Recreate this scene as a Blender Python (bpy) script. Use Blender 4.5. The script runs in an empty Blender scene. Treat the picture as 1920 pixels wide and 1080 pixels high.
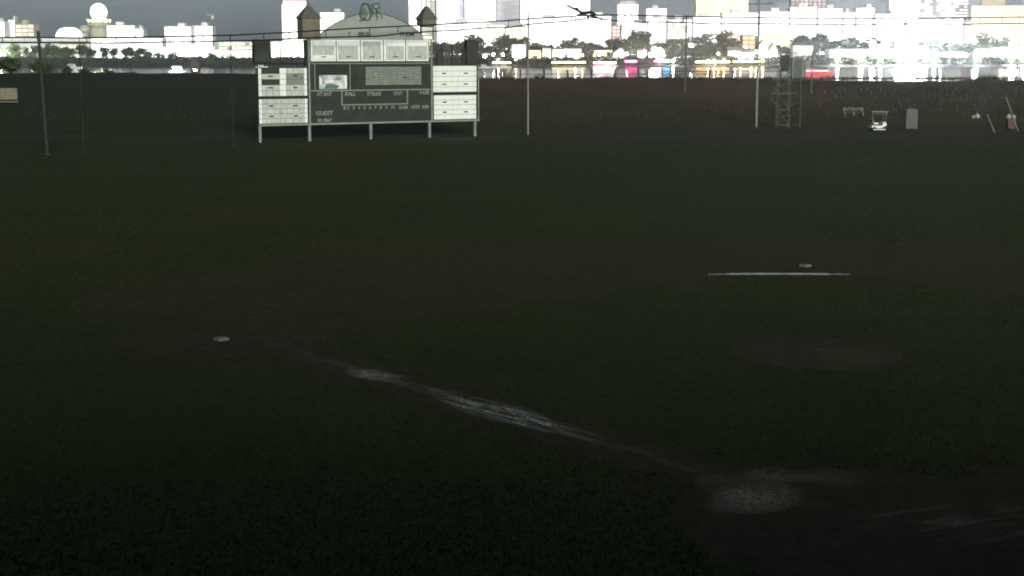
import bpy, math, random
from mathutils import Vector, Matrix, noise

random.seed(7)
S = bpy.context.scene
COL = S.collection
R = math.radians

# ------------------------------------------------------------------ camera
cam_d = bpy.data.cameras.new("camera")
cam = bpy.data.objects.new("camera", cam_d)
COL.objects.link(cam)
cam.location = (0.0, 0.0, 9.4)
cam.rotation_euler = (R(90 - 8.627), 0.0, 0.0)
cam_d.sensor_width = 36.0
cam_d.lens = 36.0 * 2900 / 1920
cam_d.clip_start = 0.1
cam_d.clip_end = 20000
S.camera = cam

# ------------------------------------------------------------------ light
SUN_EL, SUN_AZ = 12.0, 166.0          # low light from behind the stands, azimuth from +Y clockwise
W = bpy.data.worlds.new("World")
S.world = W
W.use_nodes = True
wn = W.node_tree.nodes
wl = W.node_tree.links
sky = wn.new("ShaderNodeTexSky")
sky.sky_type = 'NISHITA'
sky.sun_disc = False
sky.sun_elevation = R(SUN_EL)
sky.sun_rotation = R(SUN_AZ)
sky.air_density = 1.0
sky.dust_density = 0.2
sky.ozone_density = 3.0
bg = wn["Background"]
bg.inputs["Strength"].default_value = 0.05
tint = wn.new("ShaderNodeMix"); tint.data_type = 'RGBA'; tint.blend_type = 'MULTIPLY'
tint.inputs[0].default_value = 1.0
tint.inputs[7].default_value = (.70, .82, .93, 1)     # violet-grey city night sky
hs = wn.new("ShaderNodeHueSaturation")
hs.inputs["Saturation"].default_value = 0.32
wl.new(sky.outputs[0], hs.inputs["Color"])
wl.new(hs.outputs[0], tint.inputs[6])
wl.new(tint.outputs[2], bg.inputs["Color"])

sun_d = bpy.data.lights.new("sun", 'SUN')
sun_d.energy = 3.3
sun_d.angle = R(11)
sun_d.color = (0.98, 1.0, 0.87)
sun = bpy.data.objects.new("sun", sun_d)
COL.objects.link(sun)
sd = Vector((math.sin(R(SUN_AZ)) * math.cos(R(SUN_EL)), math.cos(R(SUN_AZ)) * math.cos(R(SUN_EL)), math.sin(R(SUN_EL))))
sun.rotation_euler = sd.to_track_quat('Z', 'Y').to_euler()

S.view_settings.view_transform = 'Standard'
S.view_settings.look = 'None'
S.view_settings.gamma = 1.0
S.view_settings.exposure = 0.0
S.view_settings.use_curve_mapping = False
S.render.engine = 'CYCLES'
S.cycles.max_bounces = 5
S.cycles.use_light_tree = True
S.cycles.sample_clamp_indirect = 60.0
S.cycles.filter_width = 1.9
S.cycles.use_denoising = True
S.cycles.sample_clamp_direct = 0.0

# ------------------------------------------------------------------ materials
def mat(name, col, rough=0.8, var=0.15, scale=3.0, emit=None, strength=0.0, metal=0.0, bump=0.0, col2=None, spec=0.3, detail=4.0, stretch=None):
    m = bpy.data.materials.new(name)
    m.use_nodes = True
    nt = m.node_tree
    b = nt.nodes["Principled BSDF"]
    b.inputs["Roughness"].default_value = rough
    b.inputs["Metallic"].default_value = metal
    b.inputs["Specular IOR Level"].default_value = spec
    tc = nt.nodes.new("ShaderNodeTexCoord")
    mp = nt.nodes.new("ShaderNodeMapping")
    if stretch: mp.inputs["Scale"].default_value = stretch
    nz = nt.nodes.new("ShaderNodeTexNoise")
    nz.inputs["Scale"].default_value = scale
    nz.inputs["Detail"].default_value = detail
    nz.inputs["Roughness"].default_value = 0.65
    nt.links.new(tc.outputs["Object"], mp.inputs[0])
    nt.links.new(mp.outputs[0], nz.inputs["Vector"])
    cr = nt.nodes.new("ShaderNodeValToRGB")
    a = [max(0, c * (1 - var)) for c in col]
    c2 = col2 if col2 else [min(1, c * (1 + var)) for c in col]
    cr.color_ramp.elements[0].position = 0.3
    cr.color_ramp.elements[1].position = 0.7
    cr.color_ramp.elements[0].color = (*a, 1)
    cr.color_ramp.elements[1].color = (*c2, 1)
    nt.links.new(nz.outputs["Fac"], cr.inputs[0])
    nt.links.new(cr.outputs[0], b.inputs["Base Color"])
    if emit:
        b.inputs["Emission Color"].default_value = (*emit, 1)
        b.inputs["Emission Strength"].default_value = strength
    if bump:
        bp = nt.nodes.new("ShaderNodeBump")
        bp.inputs["Strength"].default_value = 1.0
        bp.inputs["Distance"].default_value = bump
        nt.links.new(nz.outputs["Fac"], bp.inputs["Height"])
        nt.links.new(bp.outputs[0], b.inputs["Normal"])
    return m

def mat_turf(name, ca, cb, cc, fine=9.0, big=0.09):
    """two scales of mottling plus fine grain"""
    m = bpy.data.materials.new(name)
    m.use_nodes = True
    nt = m.node_tree
    b = nt.nodes["Principled BSDF"]
    b.inputs["Roughness"].default_value = 0.95
    b.inputs["Specular IOR Level"].default_value = 0.08
    tc = nt.nodes.new("ShaderNodeTexCoord")
    n1 = nt.nodes.new("ShaderNodeTexNoise"); n1.inputs["Scale"].default_value = big; n1.inputs["Detail"].default_value = 6; n1.inputs["Roughness"].default_value = 0.7
    n2 = nt.nodes.new("ShaderNodeTexNoise"); n2.inputs["Scale"].default_value = fine; n2.inputs["Detail"].default_value = 5; n2.inputs["Roughness"].default_value = 0.8
    for n in (n1, n2): nt.links.new(tc.outputs["Object"], n.inputs["Vector"])
    r1 = nt.nodes.new("ShaderNodeValToRGB")
    r1.color_ramp.elements[0].position = 0.38; r1.color_ramp.elements[1].position = 0.64
    r1.color_ramp.elements[0].color = (*ca, 1); r1.color_ramp.elements[1].color = (*cb, 1)
    r2 = nt.nodes.new("ShaderNodeValToRGB")
    r2.color_ramp.elements[0].position = 0.42; r2.color_ramp.elements[1].position = 0.66
    r2.color_ramp.elements[0].color = (0, 0, 0, 1); r2.color_ramp.elements[1].color = (1, 1, 1, 1)
    mx = nt.nodes.new("ShaderNodeMix"); mx.data_type = 'RGBA'
    nt.links.new(n1.outputs["Fac"], r1.inputs[0]); nt.links.new(n2.outputs["Fac"], r2.inputs[0])
    nt.links.new(r2.outputs[0], mx.inputs[0]); nt.links.new(r1.outputs[0], mx.inputs[6])
    mx.inputs[7].default_value = (*cc, 1)
    n3 = nt.nodes.new("ShaderNodeTexNoise"); n3.inputs["Scale"].default_value = 1.7; n3.inputs["Detail"].default_value = 9; n3.inputs["Roughness"].default_value = 0.92
    nt.links.new(tc.outputs["Object"], n3.inputs["Vector"])
    r3 = nt.nodes.new("ShaderNodeMapRange"); r3.inputs[1].default_value = .34; r3.inputs[2].default_value = .66; r3.inputs[3].default_value = .45; r3.inputs[4].default_value = 1.6
    nt.links.new(n3.outputs["Fac"], r3.inputs[0])
    vm = nt.nodes.new("ShaderNodeVectorMath"); vm.operation = 'SCALE'
    nt.links.new(mx.outputs[2], vm.inputs[0]); nt.links.new(r3.outputs[0], vm.inputs[3])
    nt.links.new(vm.outputs[0], b.inputs["Base Color"])
    bp = nt.nodes.new("ShaderNodeBump"); bp.inputs["Distance"].default_value = 0.03; bp.inputs["Strength"].default_value = 0.8
    nt.links.new(n2.outputs["Fac"], bp.inputs["Height"]); nt.links.new(bp.outputs[0], b.inputs["Normal"])
    return m

M = {}
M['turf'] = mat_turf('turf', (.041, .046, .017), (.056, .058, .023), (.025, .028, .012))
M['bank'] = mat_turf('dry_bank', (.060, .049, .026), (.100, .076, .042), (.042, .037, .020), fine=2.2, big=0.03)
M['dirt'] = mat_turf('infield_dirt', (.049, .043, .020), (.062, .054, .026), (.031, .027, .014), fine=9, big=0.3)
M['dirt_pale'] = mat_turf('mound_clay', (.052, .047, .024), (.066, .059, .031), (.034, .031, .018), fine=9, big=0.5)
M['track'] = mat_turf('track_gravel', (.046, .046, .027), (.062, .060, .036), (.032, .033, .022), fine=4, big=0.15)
M['sand'] = mat('pale_sand', (.06, .06, .052), .9, .4, 9.0, stretch=(1, 1.6, 1), col2=(.50, .53, .50))
M['sand_dim'] = mat('dull_sand', (.055, .050, .042), .9, .3, 7.0, stretch=(1, 2, 1), col2=(.22, .22, .20))
M['chalk'] = mat('chalk', (.58, .60, .55), .9, .3, 6.0, col2=(.8, .8, .76))
M['base_white'] = mat('canvas_white', (.15, .15, .14), .8, .1)
M['grass_tuft'] = mat('grass_blades', (.024, .028, .013), .9, .45, .6, spec=.05)
M['mud'] = mat('shore_mud', (.06, .058, .05), .9, .3, .2)
M['adwhite'] = mat('white_board_paint', (.85, .86, .83), .7, .13, 1.6, stretch=(2.5, 1, .8), col2=(.86, .87, .83))
M['adgrey'] = mat('greyed_board_paint', (.47, .49, .45), .7, .28, 1.6, stretch=(2.5, 1, .7))
M['adgreen'] = mat('greengrey_board', (.20, .23, .19), .7, .2, 1.3, stretch=(1, 1, 4))
M['addark'] = mat('dark_board', (.035, .038, .032), .7, .2, 1.0)
M['black'] = mat('black_paint', (.012, .014, .012), .6, .2)
M['board'] = mat('scoreboard_black_green', (.026, .033, .025), .75, .35, .7)
M['boardbox'] = mat('scoreboard_recess', (.022, .024, .020), .75, .3, .8)
M['msg'] = mat('message_panel_slats', (.19, .215, .19), .7, .4, 1.8, stretch=(1, 1, 4))
M['msggreen'] = mat('message_panel_green', (.16, .225, .145), .7, .25, 1.5)
M['letter'] = mat('faded_letter_paint', (.22, .24, .215), .8, .5, 2.0)
M['trim'] = mat('pale_metal_trim', (.22, .24, .215), .6, .2, 1.5)
M['galv'] = mat('galvanised_steel', (.21, .22, .195), .6, .25, 1.2)
M['polegrey'] = mat('pole_grey', (.08, .08, .065), .65, .3, .8)
M['poledim'] = mat('pole_weathered', (.026, .030, .026), .8, .4, .8)
M['cable'] = mat('cable_black', (.012, .012, .012), .7, .1)
M['arch'] = mat('arch_face', (.29, .31, .285), .8, .10, .5)
M['archrim'] = mat('arch_rim', (.10, .11, .10), .8, .1)
M['emblem'] = mat('emblem_verdigris', (.07, .10, .09), .8, .4, 2.0)
M['emblem_pale'] = mat('emblem_pale', (.20, .24, .22), .8, .2, 2.0)
M['towbody'] = mat('cupola_brown', (.16, .145, .10), .85, .25, 1.5)
M['towroof'] = mat('cupola_shingle', (.10, .10, .085), .9, .45, 4.0)
M['ghostletter'] = mat('dark_sign_letter', (.045, .05, .045), .8, .3)
M['pic_a'] = mat('picture_cloud', (.42, .46, .45), .6, .45, .9, col2=(.75, .75, .72))
M['pic_b'] = mat('picture_blue', (.10, .16, .17), .6, .4, 1.5)
M['pic_c'] = mat('picture_white', (.78, .78, .72), .6, .1)
M['leaf_dark'] = mat('leaf_dark', (.045, .060, .026), .9, .45, .5, spec=.1)
M['leaf_olive'] = mat('leaf_olive', (.085, .085, .042), .9, .45, .5, spec=.1)
M['leaf_green'] = mat('leaf_green', (.065, .10, .028), .9, .45, .5, spec=.1)
M['bark'] = mat('bark', (.06, .05, .038), .95, .3)
M['hull'] = mat('boat_white', (.78, .78, .75), .4, .06)
M['hulldark'] = mat('boat_dark', (.05, .05, .05), .6, .2)
M['cartbody'] = mat('cart_body', (.70, .70, .66), .5, .1)
M['cartroof'] = mat('cart_roof', (.15, .16, .13), .6, .2)
M['rubber'] = mat('tyre_rubber', (.02, .02, .02), .9, .2)
M['seatgrey'] = mat('seat_grey', (.10, .10, .095), .8, .2)
M['cabin'] = mat('cabin_grey', (.085, .10, .095), .7, .15)
M['red'] = mat('bin_red', (.09, .036, .027), .7, .3)
M['whitebag'] = mat('bag_white', (.34, .34, .31), .7, .2)
M['signbeige'] = mat('sign_beige', (.17, .16, .10), .8, .3, 2.0)
M['bench'] = mat('bench_slat', (.095, .105, .09), .7, .3)
M['roofgrey'] = mat('roof_grey', (.15, .15, .14), .9, .25, .3)
M['roofbrown'] = mat('roof_brown', (.11, .085, .065), .9, .25, .3)
M['roofdark'] = mat('roof_dark', (.08, .085, .08), .9, .25, .3)
M['housewhite'] = mat('house_white', (.80, .79, .76), .8, .06, .3)
M['glassdark'] = mat('dark_pane', (.05, .055, .06), .2, .1)
M['concrete'] = mat('concrete', (.45, .46, .45), .9, .15, .2)

# light sources seen across the bay
def emitter(name, col, s):
    return mat(name, [.8 * c for c in col], .5, .04, .2, emit=col, strength=s)
M['lampwhite'] = emitter('lamp_white', (1, .97, .95), 520)
M['lampblue'] = emitter('lamp_blue_white', (.86, .90, 1), 550)
M['lampwarm'] = emitter('lamp_sodium', (1, .74, .38), 360)
M['lamppink'] = emitter('lamp_pink', (1, .62, .70), 260)
M['flood'] = emitter('floodlight_lens', (.93, .97, 1), 2800)
M['glowdome'] = emitter('lit_fabric', (.92, .94, 1), 2.2)  # floodlight on dome and globe, given as their own glow
M['signred'] = emitter('sign_red', (1, .06, .09), 40)  # glow for the added red hull, no sign
M['signmag'] = emitter('sign_magenta', (1, .05, .28), 45)
M['signblue'] = emitter('sign_blue', (.10, .45, 1), 45)
M['signorange'] = emitter('sign_orange', (1, .55, .16), 40)
M['signyellow'] = emitter('sign_yellow', (1, .86, .42), 22)
M['cabinlight'] = emitter('cabin_light', (1, .98, .95), 10)

# ------------------------------------------------------------------ mesh helpers
class MB:
    def __init__(s): s.v = []; s.f = []
    def box(s, x0, x1, y0, y1, z0, z1):
        n = len(s.v)
        s.v += [(x0, y0, z0), (x1, y0, z0), (x1, y1, z0), (x0, y1, z0), (x0, y0, z1), (x1, y0, z1), (x1, y1, z1), (x0, y1, z1)]
        s.f += [(n, n+3, n+2, n+1), (n+4, n+5, n+6, n+7), (n, n+1, n+5, n+4), (n+1, n+2, n+6, n+5), (n+2, n+3, n+7, n+6), (n+3, n, n+4, n+7)]
        return s
    def prism(s, pts, y0, y1):
        """outline in x,z (counter-clockwise seen from -y), extruded in y"""
        n = len(s.v); k = len(pts)
        s.v += [(x, y0, z) for x, z in pts] + [(x, y1, z) for x, z in pts]
        s.f.append(tuple(range(n, n + k))); s.f.append(tuple(range(n + 2*k - 1, n + k - 1, -1)))
        for i in range(k):
            j = (i + 1) % k
            s.f.append((n + i, n + k + i, n + k + j, n + j))
        return s
    def tube(s, pts, r, k=6, r2=None):
        """closed tube along points; r may taper to r2"""
        pts = [Vector(p) for p in pts]
        n0 = len(s.v); m = len(pts)
        for i, p in enumerate(pts):
            t = (pts[min(i+1, m-1)] - pts[max(i-1, 0)]).normalized()
            a = Vector((0, 0, 1)) if abs(t.z) < .9 else Vector((1, 0, 0))
            u = t.cross(a).normalized(); w = t.cross(u).normalized()
            q = r if r2 is None else r + (r2 - r) * i / (m - 1)
            for j in range(k):
                an = 2 * math.pi * j / k
                s.v.append(tuple(p + u * math.cos(an) * q + w * math.sin(an) * q))
        for i in range(m - 1):
            for j in range(k):
                a0 = n0 + i*k + j; a1 = n0 + i*k + (j+1) % k
                s.f.append((a0, a1, a1 + k, a0 + k))
        s.f.append(tuple(n0 + j for j in reversed(range(k))))
        s.f.append(tuple(n0 + (m-1)*k + j for j in range(k)))
        return s
    def lathe(s, prof, k=20, c=(0, 0)):
        n0 = len(s.v)
        for r_, z in prof:
            for j in range(k):
                an = 2 * math.pi * j / k
                s.v.append((c[0] + r_ * math.cos(an), c[1] + r_ * math.sin(an), z))
        for i in range(len(prof) - 1):
            for j in range(k):
                a0 = n0 + i*k + j; a1 = n0 + i*k + (j+1) % k
                s.f.append((a0, a1, a1 + k, a0 + k))
        s.f.append(tuple(n0 + j for j in reversed(range(k))))
        s.f.append(tuple(n0 + (len(prof)-1)*k + j for j in range(k)))
        return s
    def mesh(s, name, m):
        me = bpy.data.meshes.new(name)
        me.from_pydata(s.v, [], s.f)
        me.materials.append(m)
        return me
    def build(s, name, m, parent=None, loc=(0, 0, 0), rz=0, smooth=False):
        me = s.mesh(name, m)
        if smooth: me.polygons.foreach_set('use_smooth', [True] * len(me.polygons))
        return link(name, me, parent, loc, rz)

def link(name, data, parent=None, loc=(0, 0, 0), rz=0):
    o = bpy.data.objects.new(name, data)
    COL.objects.link(o)
    o.location = loc; o.rotation_euler = (0, 0, rz)
    if parent: o.parent = parent
    return o

def tag(o, label=None, cat=None, group=None, kind=None):
    if label: o['label'] = label
    if cat: o['category'] = cat
    if group: o['group'] = group
    if kind: o['kind'] = kind
    return o

def thing(name, label, cat, loc=(0, 0, 0), rz=0, group=None):
    return tag(link(name, None, None, loc, rz), label, cat, group)

def copy_tree(o, parent=None):
    c = o.copy(); COL.objects.link(c)
    if parent: c.parent = parent
    for ch in list(o.children): copy_tree(ch, c)
    return c

def lettering(text, parent, m, x, z, y, size, width=None, name='lettering'):
    cu = bpy.data.curves.new(name, 'FONT')
    cu.body = text
    cu.size = size
    cu.extrude = 0.012
    cu.offset = 0.018
    cu.resolution_u = 2
    cu.materials.append(m)
    o = link(name, cu, parent, (x, y, z))
    o.rotation_euler = (R(90), 0, 0)
    if width:
        bpy.context.view_layer.update()
        if o.dimensions.x > 0: o.scale.x = width / o.dimensions.x
    me = bpy.data.meshes.new_from_object(o)
    sc = o.scale.copy()
    bpy.data.objects.remove(o)
    me.name = name
    o = link(name, me, parent, (x, y, z))
    o.rotation_euler = (R(90), 0, 0); o.scale = sc
    return o

TP = [(-1e4, 0), (185, 0), (215, .75), (245, 1.9), (275, 3.3), (296, 4.45), (304, 4.55), (312, 3.6), (330, -2.5), (1195, -2.5), (1215, .4), (1330, 4.5), (1700, 8), (2200, 10), (9000, 14)]
def terr(y):
    for (a, za), (b, zb) in zip(TP, TP[1:]):
        if y <= b: return za + (zb - za) * (y - a) / (b - a)
    return TP[-1][1]

# ------------------------------------------------------------------ ground
ys = [-60, 0, 20, 40, 60, 80, 100, 120, 140, 160, 175, 185]
y = 190
while y < 335: ys.append(y); y += 2.5
ys += [400, 700, 1000, 1150, 1190, 1195, 1205, 1215, 1250, 1290, 1330, 1400, 1500, 1600, 1700, 1900, 2200, 3000, 5000, 9000]
xs = [-4000, -2500, -1500, -900, -500, -300, -200] + list(range(-150, 151, 5)) + [200, 300, 500, 900, 1500, 2500, 4000]
gv = []; gf = []; gm = []
for yy in ys:
    for xx in xs:
        z = terr(yy)
        if 200 < yy < 320:
            z += .35 * noise.noise((xx * .02, yy * .05, 1)) * min(1, (yy - 200) / 40)
            z += (1.05 * max(0, min(1, (-28 - xx) / 25)) - .3 * max(0, min(1, (xx - 45) / 15))) * max(0, min(1, (yy - 215) / 80)) if yy < 312 else 0
            if yy > 285: z += .26 * noise.noise((xx * .25, yy * .1, 5))
        gv.append((xx, yy, z))
def mat_ground():
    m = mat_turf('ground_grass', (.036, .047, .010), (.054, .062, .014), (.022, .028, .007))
    nt = m.node_tree; b = nt.nodes["Principled BSDF"]
    src = b.inputs["Base Color"].links[0].from_socket
    tc = nt.nodes.new("ShaderNodeTexCoord")
    sep = nt.nodes.new("ShaderNodeSeparateXYZ"); nt.links.new(tc.outputs["Object"], sep.inputs[0])
    n1 = nt.nodes.new("ShaderNodeTexNoise"); n1.inputs["Scale"].default_value = .05; n1.inputs["Detail"].default_value = 6; n1.inputs["Roughness"].default_value = .75
    nt.links.new(tc.outputs["Object"], n1.inputs["Vector"])
    ma = nt.nodes.new("ShaderNodeMath"); ma.operation = 'MULTIPLY_ADD'; ma.inputs[1].default_value = 90
    nt.links.new(n1.outputs["Fac"], ma.inputs[0]); nt.links.new(sep.outputs["Y"], ma.inputs[2])
    mr = nt.nodes.new("ShaderNodeMapRange"); mr.inputs[1].default_value = 215; mr.inputs[2].default_value = 300
    nt.links.new(ma.outputs[0], mr.inputs[0])
    n2 = nt.nodes.new("ShaderNodeTexNoise"); n2.inputs["Scale"].default_value = .022; n2.inputs["Detail"].default_value = 9; n2.inputs["Roughness"].default_value = .8
    nt.links.new(tc.outputs["Object"], n2.inputs["Vector"])
    r2 = nt.nodes.new("ShaderNodeValToRGB")
    r2.color_ramp.elements[0].position = .36; r2.color_ramp.elements[1].position = .66
    r2.color_ramp.elements[0].color = (.044, .046, .028, 1); r2.color_ramp.elements[1].color = (.125, .090, .046, 1)
    nt.links.new(n2.outputs["Fac"], r2.inputs[0])
    # darker green scrub takes over from the dry grass towards the left of the bank
    mb = nt.nodes.new("ShaderNodeMath"); mb.operation = 'MULTIPLY_ADD'; mb.inputs[1].default_value = 50
    nt.links.new(n1.outputs["Fac"], mb.inputs[0]); nt.links.new(sep.outputs["X"], mb.inputs[2])
    ml = nt.nodes.new("ShaderNodeMapRange"); ml.inputs[1].default_value = 20; ml.inputs[2].default_value = -25
    nt.links.new(mb.outputs[0], ml.inputs[0])
    m0 = nt.nodes.new("ShaderNodeMix"); m0.data_type = 'RGBA'; m0.inputs[7].default_value = (.030, .038, .022, 1)
    nt.links.new(ml.outputs[0], m0.inputs[0]); nt.links.new(r2.outputs[0], m0.inputs[6])
    mx = nt.nodes.new("ShaderNodeMix"); mx.data_type = 'RGBA'
    nt.links.new(mr.outputs[0], mx.inputs[0]); nt.links.new(src, mx.inputs[6]); nt.links.new(m0.outputs[2], mx.inputs[7])
    nt.links.new(mx.outputs[2], b.inputs["Base Color"])
    return m
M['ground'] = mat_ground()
nx = len(xs)
for j in range(len(ys) - 1):
    for i in range(nx - 1):
        a = j * nx + i
        gf.append((a, a + 1, a + nx + 1, a + nx))
        ym = (ys[j] + ys[j+1]) / 2
        gm.append(0 if ym < 320 else 1)
me = bpy.data.meshes.new('ground')
me.from_pydata(gv, [], gf)
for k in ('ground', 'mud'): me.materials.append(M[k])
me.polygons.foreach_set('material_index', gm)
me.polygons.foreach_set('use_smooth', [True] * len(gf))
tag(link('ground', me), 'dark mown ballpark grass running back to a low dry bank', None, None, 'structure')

# water
mw = bpy.data.materials.new('bay_water'); mw.use_nodes = True
nt = mw.node_tree; b = nt.nodes["Principled BSDF"]
b.inputs["Base Color"].default_value = (.012, .018, .018, 1)
b.inputs["Roughness"].default_value = 0.10
b.inputs["Specular IOR Level"].default_value = 0.26
b.inputs["IOR"].default_value = 1.33
tc = nt.nodes.new("ShaderNodeTexCoord"); mp = nt.nodes.new("ShaderNodeMapping"); mp.inputs["Scale"].default_value = (.35, .9, 1)
nz = nt.nodes.new("ShaderNodeTexNoise"); nz.inputs["Scale"].default_value = .6; nz.inputs["Detail"].default_value = 3
bp = nt.nodes.new("ShaderNodeBump"); bp.inputs["Distance"].default_value = .12; bp.inputs["Strength"].default_value = .5
nt.links.new(tc.outputs["Object"], mp.inputs[0]); nt.links.new(mp.outputs[0], nz.inputs["Vector"])
nt.links.new(nz.outputs["Fac"], bp.inputs["Height"]); nt.links.new(bp.outputs[0], b.inputs["Normal"])
# unresolved wavelets: part of the surface faces too steeply to mirror the shore
df = nt.nodes.new("ShaderNodeBsdfDiffuse"); df.inputs["Color"].default_value = (.055, .07, .07, 1)
ms = nt.nodes.new("ShaderNodeMixShader"); ms.inputs[0].default_value = .42
nt.links.new(df.outputs[0], ms.inputs[1]); nt.links.new(b.outputs[0], ms.inputs[2])
nt.links.new(ms.outputs[0], [n for n in nt.nodes if n.type == 'OUTPUT_MATERIAL'][0].inputs[0])
me = bpy.data.meshes.new('water')
me.from_pydata([(-4000, 322, -1), (4000, 322, -1), (4000, 1212, -1), (-4000, 1212, -1)], [], [(0, 1, 2, 3)])
me.materials.append(mw)
tag(link('water', me), 'calm bay mirroring the city lights behind the bank', None, None, 'structure')

# ---- ball diamond laid on the grass
H = Vector((7.41, 30.1)); B3 = Vector((-9.63, 50.4)); B2 = Vector((13.07, 68.3)); B1 = H + B2 - B3
MOUND = (H + B2) / 2 + Vector((-.6, -1.0))
e3 = (B3 - H).normalized(); e1 = (B1 - H).normalized()
L3 = (B3 - H).length; L1 = (B1 - H).length
def mask_sheet(name, m, z, x0, x1, y0, y1, st, fn, label):
    idx = {}; v = []; f = []
    def vi(i, j):
        if (i, j) not in idx:
            idx[i, j] = len(v)
            v.append((x0 + i * st, y0 + j * st, z))
        return idx[i, j]
    for j in range(int((y1 - y0) / st)):
        for i in range(int((x1 - x0) / st)):
            if fn(x0 + (i + .5) * st, y0 + (j + .5) * st):
                f.append((vi(i, j), vi(i+1, j), vi(i+1, j+1), vi(i, j+1)))
    me = bpy.data.meshes.new(name); me.from_pydata(v, [], f); me.materials.append(m)
    return tag(link(name, me), label, None, None, 'structure')
def rag(x, y, s=1.3, a=.35): return a * noise.noise((x * s, y * s, 3.3)) + a * .5 * noise.noise((x * s * 4, y * s * 4, 8))
def is_dirt(x, y):
    p = Vector((x, y)); r = rag(x, y)
    if (p - H).length < 4.2 + r: return True
    if (p - MOUND).length < 2.7 + r * .6: return True
    d = p - H
    a, bb = d.dot(e3), d.dot(e1)
    if -.9 + r < bb < .9 + r and 0 < a < L3 + 1: return True
    if -.9 + r < a < .9 + r and 0 < bb < L1 + 1: return True
    for q in (B1, B2, B3):
        if (p - q).length < 3.6 + r: return True
    if (p - MOUND).length < 28.5 + r and a > -1.6 and bb > -1.6 and (a > L3 - .6 + r or bb > L1 - .6 + r): return True
    return False
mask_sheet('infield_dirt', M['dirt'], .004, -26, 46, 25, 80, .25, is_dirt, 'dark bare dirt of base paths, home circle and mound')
def is_track(x, y): return 170 + rag(x, y, .2, 1.2) < y < 183.5 + rag(x + 9, y, .2, 1.2)
mask_sheet('warning_track', M['track'], .004, -70, 76, 166, 186, 1.0, is_track, 'grey gravel strip along the scoreboard and net poles')
# pale streak and worn sand: sheets whose cover thins out towards their edges
def mat_dust(name, col):
    m = bpy.data.materials.new(name); m.use_nodes = True
    nt = m.node_tree; b = nt.nodes["Principled BSDF"]
    b.inputs["Base Color"].default_value = (*col, 1); b.inputs["Roughness"].default_value = .95; b.inputs["Specular IOR Level"].default_value = .1
    at = nt.nodes.new("ShaderNodeAttribute"); at.attribute_name = 'cover'
    tc = nt.nodes.new("ShaderNodeTexCoord"); nz = nt.nodes.new("ShaderNodeTexNoise")
    nz.inputs["Scale"].default_value = 9; nz.inputs["Detail"].default_value = 5; nz.inputs["Roughness"].default_value = .8
    nt.links.new(tc.outputs["Object"], nz.inputs["Vector"])
    mr = nt.nodes.new("ShaderNodeMapRange"); mr.inputs[1].default_value = .38; mr.inputs[2].default_value = .62; mr.inputs[3].default_value = .10; mr.inputs[4].default_value = 1.5
    nt.links.new(nz.outputs["Fac"], mr.inputs[0])
    mu = nt.nodes.new("ShaderNodeMath"); mu.operation = 'MULTIPLY'; mu.use_clamp = True
    nt.links.new(at.outputs["Fac"], mu.inputs[0]); nt.links.new(mr.outputs[0], mu.inputs[1])
    tr = nt.nodes.new("ShaderNodeBsdfTransparent"); ms = nt.nodes.new("ShaderNodeMixShader")
    nt.links.new(mu.outputs[0], ms.inputs[0]); nt.links.new(tr.outputs[0], ms.inputs[1]); nt.links.new(b.outputs[0], ms.inputs[2])
    nt.links.new(ms.outputs[0], [n for n in nt.nodes if n.type == 'OUTPUT_MATERIAL'][0].inputs[0])
    return m
M['chalkdust'] = mat_dust('chalk_dust', (.56, .58, .50))
M['sanddust'] = mat_dust('pale_sand_dust', (.31, .285, .20))
def cover_sheet(name, m, z, x0, x1, y0, y1, st, fn, label):
    idx = {}; v = []; f = []; cv = []
    def vi(i, j):
        if (i, j) not in idx:
            idx[i, j] = len(v); v.append((x0 + i * st, y0 + j * st, z))
            cv.append(max(0, min(1, fn(x0 + i * st, y0 + j * st))))
        return idx[i, j]
    for j in range(int((y1 - y0) / st)):
        for i in range(int((x1 - x0) / st)):
            if fn(x0 + (i + .5) * st, y0 + (j + .5) * st) > .01:
                f.append((vi(i, j), vi(i+1, j), vi(i+1, j+1), vi(i, j+1)))
    me = bpy.data.meshes.new(name); me.from_pydata(v, [], f); me.materials.append(m)
    at = me.attributes.new('cover', 'FLOAT', 'POINT'); at.data.foreach_set('value', cv)
    return tag(link(name, me), label, None, None, 'structure')
def streak(x, y):
    d = Vector((x, y)) - H; a, bb = d.dot(e3), d.dot(e1)
    t = a / L3
    if not .05 < t < .95: return 0
    w = .34 + .50 * math.exp(-((t - .47) / .10) ** 2) + .38 * math.exp(-((t - .70) / .045) ** 2)
    amp = .08 + .85 * math.exp(-((t - .47) / .095) ** 2) + .62 * math.exp(-((t - .70) / .036) ** 2)
    q = abs(bb - .1 + .12 * noise.noise((a * .4, 0, 1))) / w
    if q > 1: return 0
    n = .50 + 1.1 * noise.noise((a * .6, bb * 7.0, 2)) + .9 * noise.noise((a * 2.0, bb * 14, 7))
    return amp * (1 - q * q) * max(0, n)
cover_sheet('foul_line', M['chalkdust'], .008, -10, 8, 30, 51, .08, streak, 'pale worn chalk streak along the third base path')  # pale cover, densest at two places along the path
def is_back(x, y):
    t = (x - 11.5) / 3.05
    if abs(t) > 1: return False
    c = 65.98 - .12 * t * t
    return abs(y - c) < (.27 + .10 * noise.noise((x * 2, 0, 0))) * (1 if -.75 < t < .72 else .4)
mask_sheet('chalk_line', M['chalk'], .008, 7.5, 15, 65, 67, .06, is_back, 'thin bright white line in front of second base')  # flat whitish strip, thinner at both ends
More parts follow.
